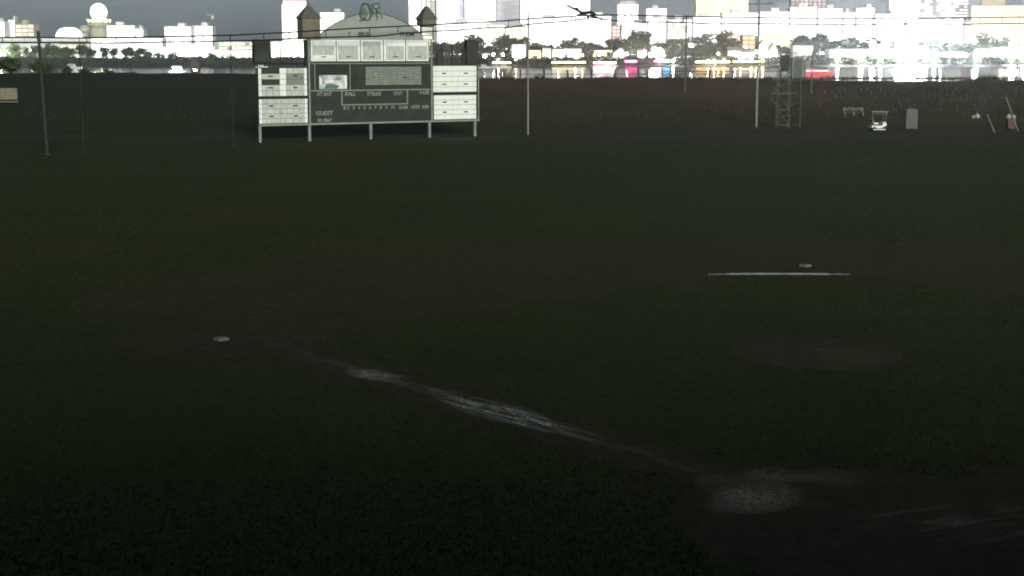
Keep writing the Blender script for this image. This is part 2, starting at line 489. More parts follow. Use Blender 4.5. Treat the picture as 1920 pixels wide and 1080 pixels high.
def patch(x, y):
    n = .3 * noise.noise((x * 1.3, y * 1.3, 1)) + .2 * noise.noise((x * 4, y * 6, 4))
    u = (x - 5.15 - .25 * (y - 32)) / 1.15; v = (y - 32.1) / 1.35
    a = .80 * max(0, 1 - (u * u + v * v) + n) ** .8
    dx, dy = x - 6.3, y - 31.6
    d = math.hypot(dx, dy); an = math.atan2(dy, dx)
    b_ = .34 * max(0, 1 - ((d - 2.2) / .75) ** 2 + 2 * n) * max(0, 1 - ((an - 1.75) / 1.0) ** 2)
    return max(a, b_)
cover_sheet('worn_patch', M['sanddust'], .008, 3, 10, 29.5, 36, .09, patch, 'pale worn crescent of sand at the edge of the home circle')
def rake(x, y):
    n = noise.noise((x * .5 + y * .3, (y - .5 * x) * 2.8, 1)) + .5 * noise.noise((x * 1.5, (y - .5 * x) * 8, 5))
    w = 1 - ((x - 9.2) / 2.6) ** 2 - ((y - 30.3) / 1.8) ** 2
    return .42 * max(0, w) * max(0, n + .12) * 1.5
cover_sheet('rake_mark', M['sanddust'], .010, 6, 13, 27.2, 33, .08, rake, 'faint raked streaks in the dirt beside home')

def base_bag(p, label, rz):
    o = MB().box(-.19, .19, -.19, .19, .004, .08)
    o.box(-.17, .17, -.17, .17, .08, .10)
    return tag(o.build('base_bag', M['base_white'], None, (p.x, p.y, .004), rz), label, 'base', 'bases of the diamond')
base_bag(B3, 'third base bag, small pale square at the end of the worn streak', math.atan2(e1.y, e1.x))
base_bag(B2, 'second base bag, small pale square just behind the bright white line', math.atan2(e1.y, e1.x))
mo = MB(); mo.lathe([(2.7, .006), (2.0, .05), (1.2, .11), (.5, .13)], 28)
mm = mo.build('pitching_mound', M['dirt_pale'], None, (MOUND.x, MOUND.y, 0), 0)
tag(mm, 'low dirt pitching mound in the middle of the diamond', 'mound')
MB().box(-.3, .3, -.08, .08, .13, .15).build('pitching_plate', M['dirt_pale'], mm)

# grass blades of the near field (one mass)
def tufts():
    v = []; f = []
    rnd = random.Random(3)
    n = 0
    while n < 110000:
        yy = 21 + 145 * rnd.random() ** 1.9
        hw = yy * .36
        xx = rnd.uniform(-hw, hw)
        if is_dirt(xx, yy): n += 1; continue
        n += 1
        fade = max(0, 1 - yy / 170)
        h = rnd.uniform(.02, .06) * (1 + fade * .3); w = rnd.uniform(.008, .024) * (1 + yy / 60)
        an = rnd.uniform(0, math.pi); lx = rnd.uniform(-.05, .05); ly = rnd.uniform(-.05, .05)
        k = len(v)
        v += [(xx - math.cos(an) * w, yy - math.sin(an) * w, 0), (xx + math.cos(an) * w, yy + math.sin(an) * w, 0), (xx + lx, yy + ly, h)]
        f.append((k, k + 1, k + 2))
    me = bpy.data.meshes.new('grass'); me.from_pydata(v, [], f); me.materials.append(M['grass_tuft'])
    return link('grass', me)
tag(tufts(), 'short uneven grass blades over the near field', None, None, 'stuff')
# ------------------------------------------------------------------ unseen roofed stand, added to shade the near field
gs = thing('grandstand', 'roofed wooden grandstand behind home plate', 'grandstand', (2.0, -9.0, 0))
MB().prism([(-45, 0), (45, 0), (45, 9.0), (-45, 9.0)], -9.0, -8.6).build('back_wall', mat('stand_boards', (.12, .11, .09), .9, .2, .4), gs)
MB().box(-46, 46, -10, 7.6, 9.05, 9.30).build('roof', mat('stand_roof', (.10, .10, .095), .9, .2, .3), gs)
MB().box(-30, 30, -8, -1.5, 9.302, 12.4).build('press_box', mat('press_box_boards', (.16, .16, .13), .9, .2, .4), gs)
for k in range(6): MB().box(-45, 45, 5.0 - k * 1.6, 6.5 - k * 1.6, 0, .9 + k * .55).build('seating_tier', mat('tier_%s' % 'abcdef'[k], (.13, .13, .12), .9, .2, .6), gs)
for k in range(7): MB().box(-42.1 + k * 14, -41.9 + k * 14, 6.9, 7.1, 0, 9.04).build('post', M['polegrey'], gs)

# ------------------------------------------------------------------ scoreboard
SB = thing('scoreboard', 'dark outfield scoreboard on legs with white advert panels and an arched crest', 'scoreboard', (-26.83, 165.0, 0.0), R(29.5))
def P(name, m, x0, x1, y0, y1, z0, z1, parent=SB, label=None):
    o = MB().box(x0, x1, y0, y1, z0, z1).build(name, M[m], parent)
    if label: o['label'] = label
    return o
# legs and posts
for u in (.08, 5.72, 12.96, 20.2, 26.0):
    P('leg', 'trim', u - .13, u + .13, .0, .26, -.25 if u < 25 else -.05, 1.74)
for u in (5.72, 20.42):
    P('post', 'trim', u - .09, u + .09, -.16, .02, 1.95, 10.9)
P('post', 'black', 5.28, 5.60, -.05, .25, 7.97, 10.85)
P('post', 'black', 5.56, 5.625, -.13, -.002, 1.95, 8.4)
P('post', 'black', 20.515, 20.575, -.13, -.002, 1.95, 8.4)
P('post', 'galv', 26.32, 26.46, -.1, .04, 1.95, 8.1)
# main board
P('board_face', 'board', 5.84, 20.30, .0, .35, 1.95, 8.40)
rail = P('bottom_rail', 'trim', -.05, 26.5, -.12, .25, 1.74, 1.93)
P('divider_rail', 'trim', 5.95, 20.25, -.07, .0, 5.34, 5.47)
P('divider_rail', 'trim', 5.95, 20.25, -.06, .0, 8.27, 8.36)
cb = P('count_frame', 'trim', 9.46, 9.58, -.07, .0, 3.90, 5.34)
P('frame_side', 'trim', 17.36, 17.48, -.07, .0, 3.90, 5.34, cb)
P('frame_bottom', 'trim', 9.46, 17.48, -.07, .0, 3.78, 3.90, cb)
# picture box
bx = P('picture_box', 'boardbox', 6.5, 10.45, -.05, .0, 5.52, 8.22)
P('box_edge', 'trim', 10.45, 10.55, -.07, .0, 5.5, 8.27, bx)
P('box_edge', 'galv', 6.36, 6.46, -.07, .0, 5.5, 8.27, bx)
pic = P('picture_panel', 'pic_a', 6.88, 10.14, -.09, -.05, 5.57, 7.07)
pm = MB(); pm.prism([(7.45, 5.62), (9.0, 5.62), (9.2, 5.95), (8.2, 6.2), (7.7, 6.1)], -.10, -.091); pm.build('picture_shape', M['pic_b'], pic)
pm = MB(); pm.prism([(7.4, 6.35), (8.4, 6.25), (8.7, 6.36), (8.3, 6.5), (7.6, 6.48)], -.10, -.091); pm.build('picture_shape', M['pic_c'], pic)
pm = MB(); pm.prism([(9.9, 5.75), (10.1, 5.75), (10.1, 7.0), (9.75, 7.0)], -.10, -.091); pm.build('picture_shape', M['pic_c'], pic)
pm = MB(); pm.prism([(6.92, 6.2), (7.15, 5.9), (7.2, 6.7), (6.92, 6.9)], -.10, -.091); pm.build('picture_shape', M['pic_c'], pic)
pm = MB(); pm.prism([(8.6, 6.55), (9.3, 6.5), (9.5, 6.75), (8.9, 6.85)], -.10, -.091); pm.build('picture_shape', M['adgreen'], pic)
# message panel of slats
ms = P('message_panel', 'boardbox', 12.3, 19.2, -.04, .0, 5.9, 8.0)
for k in range(7):
    z0 = 5.96 + k * .285
    mk = 'msggreen' if k in (1, 2) else 'msg'
    if mk == 'msggreen':
        P('slat', 'msg', 12.36, 13.6, -.08, -.041, z0, z0 + .255, ms)
        P('slat', 'msggreen', 13.6, 15.6 if k == 1 else 15.1, -.08, -.041, z0, z0 + .255, ms)
        P('slat', 'msg', 15.6 if k == 1 else 15.1, 19.14, -.08, -.041, z0, z0 + .255, ms)
    else:
        P('slat', 'msg', 12.36, 19.14, -.08, -.041, z0, z0 + .255, ms)
P('slot', 'black', 16.9, 17.3, -.1, -.081, 6.68, 6.8, ms)
# faded lettering
for t, x, z, s, w in [('AT BAT', 6.62, 4.86, .55, 1.74), ('BALL', 9.88, 4.82, .58, 1.30), ('STRIKE', 12.53, 4.80, .58, 1.67), ('OUT', 15.75, 4.82, .55, 1.05), ('H/E', 18.97, 4.88, .5, 1.13),
                      ('GUEST', 6.45, 2.78, .62, 1.98), ('SURF', 6.62, 2.04, .50, 1.68),
                      ('RUNS', 16.39, 3.30, .45, 1.1), ('HITS', 17.9, 3.32, .45, 1.0), ('ERR', 19.22, 3.32, .45, .87)]:
    lettering(t, SB, M['letter'], x, z, -.02, s, w)
for k in range(10):
    lettering(str(k + 1), SB, M['letter'], 9.46 + k * .655, 3.34, -.02, .45, .26 if k < 9 else .4)

# advert panels: backing, planks, dark slots
def advert(u0, u1, z0, z1, tone, odd):
    a = P('advert_panel', 'addark', u0, u1, .0, .3, z0, z1)
    mid = (u0 + u1) / 2 + .05
    rows = 5; h = (z1 - z0 - .1) / rows
    cols = [(u0 + .06, u0 + .38, 'adwhite'), (u0 + .40, mid - .42, tone), (mid - .40, mid + .30, 'adwhite' if odd != 1 else tone), (mid + .32, u1 - .40, tone), (u1 - .38, u1 - .06, 'adwhite')]
    for ci, (c0, c1, mk) in enumerate(cols):
        for r in range(rows):
            za = z0 + .05 + r * h
            mm_ = mk
            if odd == 2 and ci == 1 and r in (4,): mm_ = 'addark'
            if odd == 2 and ci == 1 and r in (2,): mm_ = 'addark'
            if odd == 2 and ci == 3 and r in (2, 3): mm_ = 'adgreen'
            o = P('plank', mm_, c0, c1, -.03 - .008 * ((r + ci) % 3), -.003, za, za + h - .035, a)
    for ci in (1, 3):
        c = (cols[ci][0] + cols[ci][1]) / 2
        for fz in (.30, .70):
            zz = z0 + (z1 - z0) * fz
            P('slot', 'black', c - .24, c + .24, -.10, -.048, zz - .06, zz + .07, a)
    return a
advert(-.05, 5.55, 4.86, 7.92, 'adgrey', 2)['label'] = 'upper left advert panel with two dark missing rows'
advert(-.05, 5.55, 1.96, 4.66, 'adgrey', 1)['label'] = 'lower left advert panel, evenly grey white'
advert(20.58, 26.20, 5.04, 8.08, 'adwhite', 0)['label'] = 'upper right advert panel, brightest white'
advert(20.66, 26.16, 1.97, 4.80, 'adwhite', 1)['label'] = 'lower right advert panel, slightly duller white'
P('crossbar', 'black', -.1, 5.6, .02, .28, 4.66, 4.86)
P('crossbar', 'black', 20.5, 26.3, .02, .28, 4.80, 5.04)
P('crossbar', 'black', -.3, 5.6, .02, .28, 8.2, 8.42)
# top strip
M['stripgrey'] = mat('strip_board_grey', (.45, .47, .44), .7, .25, 1.6, stretch=(2.5, 1, .7))
ts = P('top_strip', 'adwhite', 6.0, 20.1, .0, .3, 8.56, 10.85)
for k, (a0, a1) in enumerate([(6.2, 8.7), (9.2, 11.5), (12.1, 14.25), (14.9, 17.05), (17.5, 19.95)]):
    pb = P('strip_panel', 'stripgrey', a0, a1, -.05, -.003, 8.72, 10.7, ts)
    for r in range(4):
        P('plank', 'adwhite' if (r == 0 and k == 0) or (r == 3 and k != 2) else 'stripgrey', a0 + .04, a1 - .04, -.075, -.052, 8.76 + r * .48, 8.76 + r * .48 + .45, pb)
    P('slot', 'black', (a0 + a1) / 2 - .28, (a0 + a1) / 2 + .28, -.12, -.078, 8.98, 9.08, pb)
for u in (5.95, 8.95, 11.8, 14.55, 17.25, 20.12):
    P('strip_post', 'galv', u - .04, u + .04, -.09, -.003, 8.5, 10.9, ts)
# loudspeaker boxes
for a0, a1, z0 in ((-.45, 1.32, 8.42), (24.82, 26.38, 8.1)):
    sp = P('speaker_box', 'black', a0, a1, -.15, .45, z0, 10.85)
    P('speaker_grille', 'addark', a0 + .1, a1 - .1, -.18, -.151, z0 + .12, 10.7, sp)
P('speaker_bracket', 'poledim', 24.3, 24.82, .05, .2, 8.1, 9.9)
P('junction_box', 'addark', 21.2, 22.0, .0, .3, 8.1, 9.45)
for u in (2.6, 3.9, 21.8, 23.1):
    P('mast', 'cable', u - .035, u + .035, .1, .17, 8.1 if u > 10 else 8.42, 10.5)
# arched crest
pts = [(7.0, 10.86), (19.55, 10.86)]
n = 22
for k in range(n + 1):
    t = 1 - 2 * k / n
    pts.append((13.27 + t * 6.15, 11.35 + 2.4 * math.cos(t * math.pi / 2) ** .8))
ar = MB().prism(pts, .05, .28).build('arch_crest', M['arch'], SB)
MB().tube([(x, .03, z) for x, z in pts[2:]], .05, 5).build('arch_rim', M['archrim'], ar)
for t, x, w in (('T', 10.4, .3), ('IRS', 11.55, 1.3), ('ITEM', 16.6, 1.7)):
    lettering(t, ar, M['ghostletter'], x, 11.28, .035, .62, w)
# crest emblem: a curling hooked ring beside a small upright crest, in outline
em = MB()
c = (12.55, 13.92)
ring = []
for k in range(26):
    an = math.radians(-95 - 290 * k / 25)
    rr = .74 + .13 * math.sin(k * .55)
    ring.append((c[0] + rr * 1.02 * math.cos(an), 0, c[1] + rr * math.sin(an)))
em.tube(ring, .13, 6)
emo = em.build('emblem', M['emblem'], ar)
MB().prism([(11.95, 13.55), (12.3, 13.3), (12.75, 13.35), (12.75, 14.4), (12.3, 14.5), (11.95, 14.2)], .0, .05).build('emblem_face', M['emblem_pale'], emo)
for q in range(5):
    MB().tube([(11.9 + q * .12, -.02, 14.2 + q * .05), (12.1 + q * .16, -.02, 13.5 - q * .02)], .035, 5).build('emblem_stroke', M['emblem'], emo)
MB().tube([(12.95, 0, 14.35), (13.12, 0, 13.9), (13.08, 0, 13.4), (12.95, 0, 13.05)], .12, 6).build('emblem_spine', M['emblem'], emo)
MB().tube([(11.75, 0, 12.92), (12.25, 0, 13.02), (12.8, 0, 13.0), (13.0, 0, 13.1)], .10, 6).build('emblem_foot', M['emblem'], emo)
MB().tube([(13.2, 0, 14.62), (13.75, 0, 14.78), (14.15, 0, 14.72), (14.2, 0, 14.35), (13.85, 0, 14.2), (13.45, 0, 14.3), (13.2, 0, 14.62)], .08, 6).build('emblem_crest', M['emblem'], emo)
MB().tube([(13.75, 0, 14.2), (13.9, 0, 13.85), (13.7, 0, 13.5), (13.98, 0, 13.25), (13.8, 0, 13.0)], .10, 6).build('emblem_arm', M['emblem'], emo)
MB().tube([(13.3, 0, 14.2), (13.42, 0, 13.7), (13.3, 0, 13.3)], .06, 6).build('emblem_arm', M['emblem_pale'], emo)
MB().tube([(13.98, 0, 13.95), (14.3, 0, 13.6), (14.5, 0, 13.15)], .06, 6).build('emblem_arm', M['emblem'], emo)
MB().prism([(13.4, 14.28), (13.9, 14.2), (14.1, 14.5), (13.6, 14.62)], .0, .05).build('emblem_face', M['emblem_pale'], emo)
# cupolas
def cupola(u0, u1, z0, z1, zt, bodymat):
    c = P('cupola', bodymat, u0, u1, -.35, 1.2, z0, z1)
    ro = MB()
    um = (u0 + u1) / 2; k = .14
    ro.box(u0 - k, u1 + k, -.5, 1.35, z1 + .002, z1 + .14)
    b0 = len(ro.v)
    ro.v += [(u0 - .08, -.44, z1 + .14), (u1 + .08, -.44, z1 + .14), (u1 + .08, 1.29, z1 + .14), (u0 - .08, 1.29, z1 + .14), (um - .14, .3, zt), (um + .14, .3, zt), (um + .14, .56, zt), (um - .14, .56, zt)]
    ro.f += [(b0, b0+1, b0+5, b0+4), (b0+1, b0+2, b0+6, b0+5), (b0+2, b0+3, b0+7, b0+6), (b0+3, b0, b0+4, b0+7), (b0+4, b0+5, b0+6, b0+7), (b0+3, b0+2, b0+1, b0)]
    ro.build('cupola_roof', M['towroof'], c)
    for q in range(4):
        zz = z0 + .1 + q * (z1 - z0 - .2) / 4
        P('louvre', 'towbody', u0 + .15, u1 - .15, -.39, -.351, zz, zz + (z1 - z0 - .2) / 4 - .06, c)
    MB().tube([(um, .43, zt - .1), (um, .43, zt + 1.0)], .03, 5).build('finial', M['cable'], c)
    return c
cupola(4.98, 7.0, 10.88, 13.10, 14.5, 'towbody')['label'] = 'left brown cupola, taller'
cupola(19.25, 20.95, 12.42, 13.12, 14.6, 'towbody')['label'] = 'right brown cupola, shorter'
P('cupola_stand', 'black', 19.18, 19.34, .1, .3, 10.85, 12.42)
P('cupola_stand', 'housewhite', 19.34, 20.95, .3, .6, 11.6, 12.42)
P('cupola_stand', 'galv', 20.75, 20.9, .1, .3, 10.9, 12.42)

# ------------------------------------------------------------------ net poles and cables
def pole(label, x, y, ztop, r, m, arm=None, cat='pole', group=None, lean=0, name='net_pole'):
    z0 = terr(y)
    t = thing(name, label, cat, (x, y, z0), 0, group)
    MB().tube([(0, 0, -.3), (lean * .5, 0, (ztop - z0) * .5), (lean, 0, ztop - z0)], r, 8, r * .8).build('shaft', M[m], t)
    MB().lathe([(r * 2.2, -.05), (r * 2.2, .12), (r * 1.3, .16)], 10).build('footing', M['poledim'], t)
    MB().lathe([(r * .95, ztop - z0), (r * .6, ztop - z0 + .1)], 8, (lean, 0)).build('cap', M['galv'], t)
    if arm:
        MB().box(-arm + lean, arm * 1.1 + lean, -.06, .06, ztop - z0 - .55, ztop - z0 - .43).build('crossarm', M['polegrey'], t)
        for s in (-1, 1):
            MB().tube([(lean + s * arm * .8, 0, ztop - z0 - .43), (lean + s * arm * .8, 0, ztop - z0 - .2)], .05, 6).build('insulator', M['galv'], t)
    return t
pole('weathered pole standing alone at the left, leaning slightly', -43.6, 145.4, 11.4, .17, 'poledim', lean=-.35)
pole('tall pale pole directly right of the scoreboard', 1.84, 178.5, 13.9, .10, 'galv')
pole('tallest pale pole, with a crossarm at its top', 30.43, 193.5, 15.9, .13, 'galv', arm=1.55)
pole('pole on the bank behind the fence, below the second bright lamp group', 29.2, 263.0, 15.6, .14, 'polegrey', name='bank_pole')
pole('short pole on the bank right of the scaffold tower', 50.5, 263.0, 9.6, .14, 'polegrey', name='bank_pole')
pole('thin dark pole near the left edge, slim against the viaduct', -40.9, 148.0, 10.95, .04, 'black')
pole('thin dark pole just left of the scoreboard', -28.45, 158.3, 11.3, .045, 'black')
pole('thin dark net pole near the right edge, by the golden block', 62.6, 193.5, 14.0, .035, 'cable')
pole('thin dark net pole below the banded tower', 51.6, 199.3, 13.85, .035, 'cable')

UP = [(-48.21, 146.0, 10.87), (-43.88, 146.0, 10.87), (-40.81, 148.0, 10.84), (-34.42, 153.23, 11.0), (-28.12, 158.0, 11.21), (-23.5, 163.0, 11.55), (-17.0, 166.3, 12.0), (-10.24, 170.5, 12.40), (-3.59, 175.88, 12.83), (1.7, 178.2, 13.24), (8.06, 182.48, 13.75), (12.58, 185.21, 13.88), (20.85, 190.0, 13.8), (30.5, 193.2, 13.75), (37.79, 196.23, 13.72), (44.55, 198.65, 13.74), (51.54, 199.08, 13.81), (58.29, 199.49, 13.86), (63.75, 199.83, 13.96), (66.59, 200.0, 13.97)]
LO = [(-48.23, 146.0, 10.38), (-43.91, 146.0, 10.38), (-40.83, 148.0, 10.4), (-38.76, 149.74, 10.36), (-34.88, 152.88, 10.48), (-29.89, 156.71, 10.56), (-28.14, 158.0, 10.68), (-26.44, 160.13, 10.69), (-23.6, 163.0, 10.86), (-21.0, 164.6, 11.02), (-17.29, 166.2, 11.13), (-14.57, 168.0, 11.20), (-11.68, 169.6, 11.55), (-9.24, 171.0, 11.74), (-6.53, 173.4, 11.90), (-2.88, 176.0, 12.24), (-0.6, 177.37, 12.26), (1.7, 178.3, 12.64), (6.16, 181.31, 13.06), (9.34, 183.26, 13.52), (12.92, 185.4, 13.14), (14.57, 186.37, 13.22), (15.57, 186.96, 13.11), (20.86, 190.0, 13.1), (24.24, 191.72, 12.96), (30.5, 193.2, 13.03), (37.81, 196.23, 12.97), (43.21, 198.57, 13.0), (51.57, 199.08, 13.11), (55.57, 199.33, 13.02), (58.33, 199.49, 13.09), (63.79, 199.83, 13.16), (66.63, 200.0, 13.16)]
def interp(L, x):
    for p, q in zip(L, L[1:]):
        if p[0] <= x <= q[0]:
            t = (x - p[0]) / (q[0] - p[0])
            return tuple(p[i] + (q[i] - p[i]) * t for i in range(3))
    return L[-1]
nc = thing('net_cable', 'pair of dark sagging net cables strung across the whole outfield', 'cable', (0, 178, 0))
off = lambda L: [(x, y - 178, z) for x, y, z in L]
MB().tube(off(UP), .075, 5).build('upper_cable', M['cable'], nc)
MB().tube(off(LO), .075, 5).build('lower_cable', M['cable'], nc)
x = -47.5
rnd = random.Random(5)
while x < 66:
    a = interp(UP, x); c = interp(LO, x)
    MB().tube(off([a, c]), .045, 4).build('hanger', M['cable'], nc)
    x += rnd.choice([2.3, 2.9, 3.6, 4.4])
# torn netting
tn = thing('torn_netting', 'tangled dark strip of torn netting draped over the upper cable', 'netting', (8.0, 182.4, 13.8))
def rope(pts, r, r2, nm='netting_strip'):
    MB().tube([(a - 8.0, b - 182.4, c - 13.8) for a, b, c in pts], r * 1.35, 6, r2 * 1.35).build(nm, M['black'], tn)
rope([(6.35, 182.4, 14.95), (6.7, 182.3, 14.75), (7.05, 182.4, 14.58), (7.5, 182.4, 14.42), (7.95, 182.3, 14.12), (8.4, 182.4, 13.98)], .07, .14)
rope([(7.3, 182.4, 14.5), (7.55, 182.35, 14.6), (7.75, 182.4, 14.35)], .10, .07)
rope([(7.6, 182.4, 13.75), (8.0, 182.3, 13.88), (8.5, 182.4, 13.95), (9.0, 182.35, 14.05), (9.4, 182.4, 14.0), (9.75, 182.4, 13.78)], .10, .12)
rope([(8.2, 182.35, 14.05), (8.75, 182.4, 14.12), (9.25, 182.4, 14.16), (9.55, 182.35, 14.0)], .13, .09)
rope([(8.75, 182.4, 13.8), (8.85, 182.4, 13.5), (8.95, 182.4, 13.25)], .15, .04)
rope([(8.9, 182.4, 13.66), (9.5, 182.4, 13.62), (10.0, 182.4, 13.50), (10.5, 182.4, 13.28)], .05, .09)

# ------------------------------------------------------------------ fence on the bank
fe = thing('bank_fence', 'dark post-and-rail fence along the crest of the bank', 'fence', (0, 300.3, terr(300.3)))
xs_f = [-16.6 + 4.55 * k for k in range(16)]
for k, xf in enumerate(xs_f):
    hgt = 1.75 + .12 * ((k * 7) % 3)
    MB().box(xf - .16, xf + .16, -.12, .12, -.3, hgt).build('post', M['black'], fe)
for z, a, c in ((.85, xs_f[3], xs_f[14]), (1.42, xs_f[10], xs_f[15])):
    MB().box(a, c, -.05, .05, z, z + .13).build('rail', M['black'], fe)

# ------------------------------------------------------------------ scaffold tower
st = thing('scaffold_tower', 'rusty lattice scaffold tower with a framed booth on top, right of the tallest pole', 'tower', (33.6, 193.0, terr(193)))
w_, d_ = 1.35, 1.3
def bar(a, b_, r=.04, nm='brace', m='poledim'): return MB().tube([a, b_], r, 5).build(nm, M[m], st)
for sx in (-.75, .75):
    for sy in (-.6, .6):
        bar((sx, sy, -.2), (sx * .9, sy, 7.0), .05, 'leg', 'polegrey')
for z in (.4, 2.2, 4.2, 5.4):
    for sy in (-.6, .6): bar((-.8, sy, z), (.8, sy, z), .04, 'brace', 'polegrey')
    for sx in (-.75, .75): bar((sx, -.6, z), (sx, .6, z))
for z0, z1 in ((.4, 2.2), (2.2, 4.2), (4.2, 5.4), (5.4, 7)):
    bar((-.75, -.61, z0), (.75, -.61, z1)); bar((.75, -.63, z0), (-.75, -.63, z1), .04, 'brace', 'polegrey')
    bar((-.75, .6, z0), (.75, .6, z1))
MB().box(-1.5, 1.6, -.75, .75, 4.26, 4.36).build('platform', M['polegrey'], st)
for sx in (-1.45, 1.55):
    bar((sx, -.72, 3.2), (sx, -.72, 4.26), .035); bar((sx, -.72, 3.2), (0, -.72, 2.3), .035, 'brace', 'polegrey')
bar((-1.45, -.74, 3.25), (1.55, -.74, 3.9), .035)
MB().box(-.42, .62, -.3, .6, 7.0, 9.0).build('cabin', M['addark'], st)
for sx in (-.5, .1, .7): bar((sx, -.45, 6.9), (sx, -.45, 9.3), .035, 'brace', 'polegrey')
for z in (7.0, 7.8, 8.6, 9.25): bar((-.55, -.46, z), (.95, -.46, z), .035, 'brace', 'polegrey')
bar((-.5, -.48, 7.0), (.1, -.48, 7.8)); bar((.1, -.48, 7.8), (.7, -.48, 8.6))
bar((-1.4, -.76, 4.4), (-.7, -.6, 5.6), .035, 'brace', 'polegrey'); bar((1.5, -.76, 4.4), (.75, -.6, 5.8)); bar((-1.2, -.7, 1.2), (1.2, -.72, 1.7), .03, 'brace', 'polegrey')
bar((-1.3, -.7, .3), (-.2, -.7, 2.0), .03); bar((1.1, -.7, .5), (1.9, -.7, .45), .035, 'brace', 'polegrey')
bo = MB().box(1.0, 2.3, -.3, .6, 6.2, 8.55).build('booth', M['cabin'], st)
MB().box(1.15, 2.15, -.31, -.301, 7.55, 8.4).build('booth_window', M['glassdark'], bo)
for a, c in ((.98, 1.12), (2.2, 2.34)): MB().box(a, c, -.38, -.302, 6.2, 8.6).build('booth_frame', M['galv'], bo)
MB().box(.98, 2.34, -.38, -.302, 8.6, 8.72).build('booth_frame', M['galv'], bo)
bar((2.2, .2, -.2), (2.2, .2, 6.2), .05, 'leg', 'polegrey')

# ------------------------------------------------------------------ right field edge
ct = thing('golf_cart', 'small canopied utility cart with a pale body parked on the far grass', 'cart', (44.5, 189.0, terr(189)), R(8))
MB().box(-.95, .75, -.55, .55, .32, .62).build('body', M['cartbody'], ct)
MB().prism([(.35, .62), (.95, .62), (.80, 1.05), (.45, 1.05)], -.55, .55).build('front_cowl', M['cartbody'], ct)
MB().box(-.7, -.1, -.5, .5, .80, .98).build('seat', M['cartbody'], ct)
MB().box(-.82, -.70, -.5, .5, .98, 1.4).build('seat_back', M['seatgrey'], ct)
rf = MB().box(-1.0, 1.0, -.62, .62, 2.28, 2.38).build('canopy', M['cartroof'], ct)
MB().box(-1.02, 1.02, -.64, -.622, 2.2, 2.40).build('canopy_edge', M['bench'], rf)
MB().box(-1.0, .95, -.6, .6, 1.98, 2.04).build('canopy_rack', M['bench'], rf)
for sx in (-.9, .85):
    for sy in (-.52, .52): MB().tube([(sx * .9, sy, .62), (sx, sy, 2.28)], .03, 5).build('strut', M['galv'], ct)
for sx in (-.62, .62):
    for sy in (-.55, .55):
        MB().tube([(sx, sy - .09, .25), (sx, sy + .09, .25)], .25, 14).build('wheel', M['rubber'], ct)
MB().box(-.8, .7, -.75, -.57, .12, .22).build('side_step', M['cartbody'], ct)

tl = thing('storage_cabin', 'upright grey cabin standing right of the parked cart', 'cabin', (49.3, 192.2, terr(192)))
MB().box(-.7, .7, -.6, .6, .1, 2.25).build('wall', M['cabin'], tl)
MB().prism([(-.78, 2.252), (.78, 2.252), (.5, 2.46), (-.5, 2.46)], -.66, .66).build('roof', M['cabin'], tl)
dr = MB().box(-.5, .5, -.63, -.602, .16, 2.12).build('door', M['seatgrey'], tl)
MB().box(.34, .42, -.66, -.631, 1.0, 1.2).build('handle', M['galv'], dr)
MB().box(-.75, .75, -.65, .65, -.1, .098).build('skid', M['addark'], tl)

be = thing('bench', 'low slatted bench with pale rails left of the parked cart', 'bench', (47.6, 216.5, terr(216.5)))
for z, y0 in ((.46, -.22), (.46, 0.), (.46, .22)): MB().box(-1.5, 1.4, y0 - .08, y0 + .08, z, z + .05).build('seat_slat', M['bench'], be)
for z in (.75, .98): MB().box(-1.5, 1.4, .33, .38, z, z + .13).build('back_slat', M['bench'], be)
for sx in (-1.3, 0, 1.25):
    MB().box(sx - .04, sx + .04, -.28, .32, 0, .455).build('leg', M['galv'], be)
    MB().box(sx - .04, sx + .04, .385, .43, 0, 1.1).build('back_post', M['galv'], be)
bn = thing('bin', 'rust-red refuse bin at the far right field edge', 'bin', (61.3, 191.0, terr(191)))
MB().prism([(-.42, .1), (.42, .1), (.5, 1.25), (-.5, 1.25)], -.42, .42).build('body', M['red'], bn)
MB().box(-.54, .54, -.48, .48, 1.252, 1.33).build('rim', M['red'], bn)
for sx in (-.36, .36): MB().tube([(sx - .04, .3, .1), (sx + .04, .3, .1)], .12, 10).build('wheel', M['rubber'], bn)
def bag(label, x, y, z, s, rz):
    o = MB().lathe([(.16 * s, 0), (.30 * s, .10 * s), (.33 * s, .28 * s), (.22 * s, .46 * s), (.07 * s, .56 * s), (.10 * s, .64 * s)], 12)
    tag(o.build('white_bag', M['whitebag'], None, (x, y, z), rz, True), label, 'bag', 'white bags by the bin')
bag('knotted white bag on the left of the bin top', 61.02, 191.0, terr(191) + 1.33, .95, 0)
bag('knotted white bag on the right of the bin top, drooping', 61.62, 190.95, terr(191) + 1.33, .8, 1)
bag('white bag lying on the bank left of the leaning poles, larger', 63.3, 211.5, terr(211.5), 1.1, 0)
bag('white bag lying on the bank left of the leaning poles, smaller', 62.75, 211.5, terr(211.5), .75, 0)
def leaning(label, x, y, dx, h):
    o = thing('leaning_pole', label, 'pole', (x, y, terr(y)))
    MB().tube([(0, 0, 0), (-dx, .3, h)], .05, 6).build('shaft', M['galv'], o)
    MB().tube([(-dx * .98, .3, h - .06), (-dx * 1.04, .3, h + .12)], .07, 6).build('tip', M['trim'], o)
leaning('thin pale pole leaning left in front of the red bin', 61.4, 188.3, 1.5, 3.9)
leaning('shorter thin pale pole leaning left, away from the red bin', 57.7, 185.6, .85, 2.1)

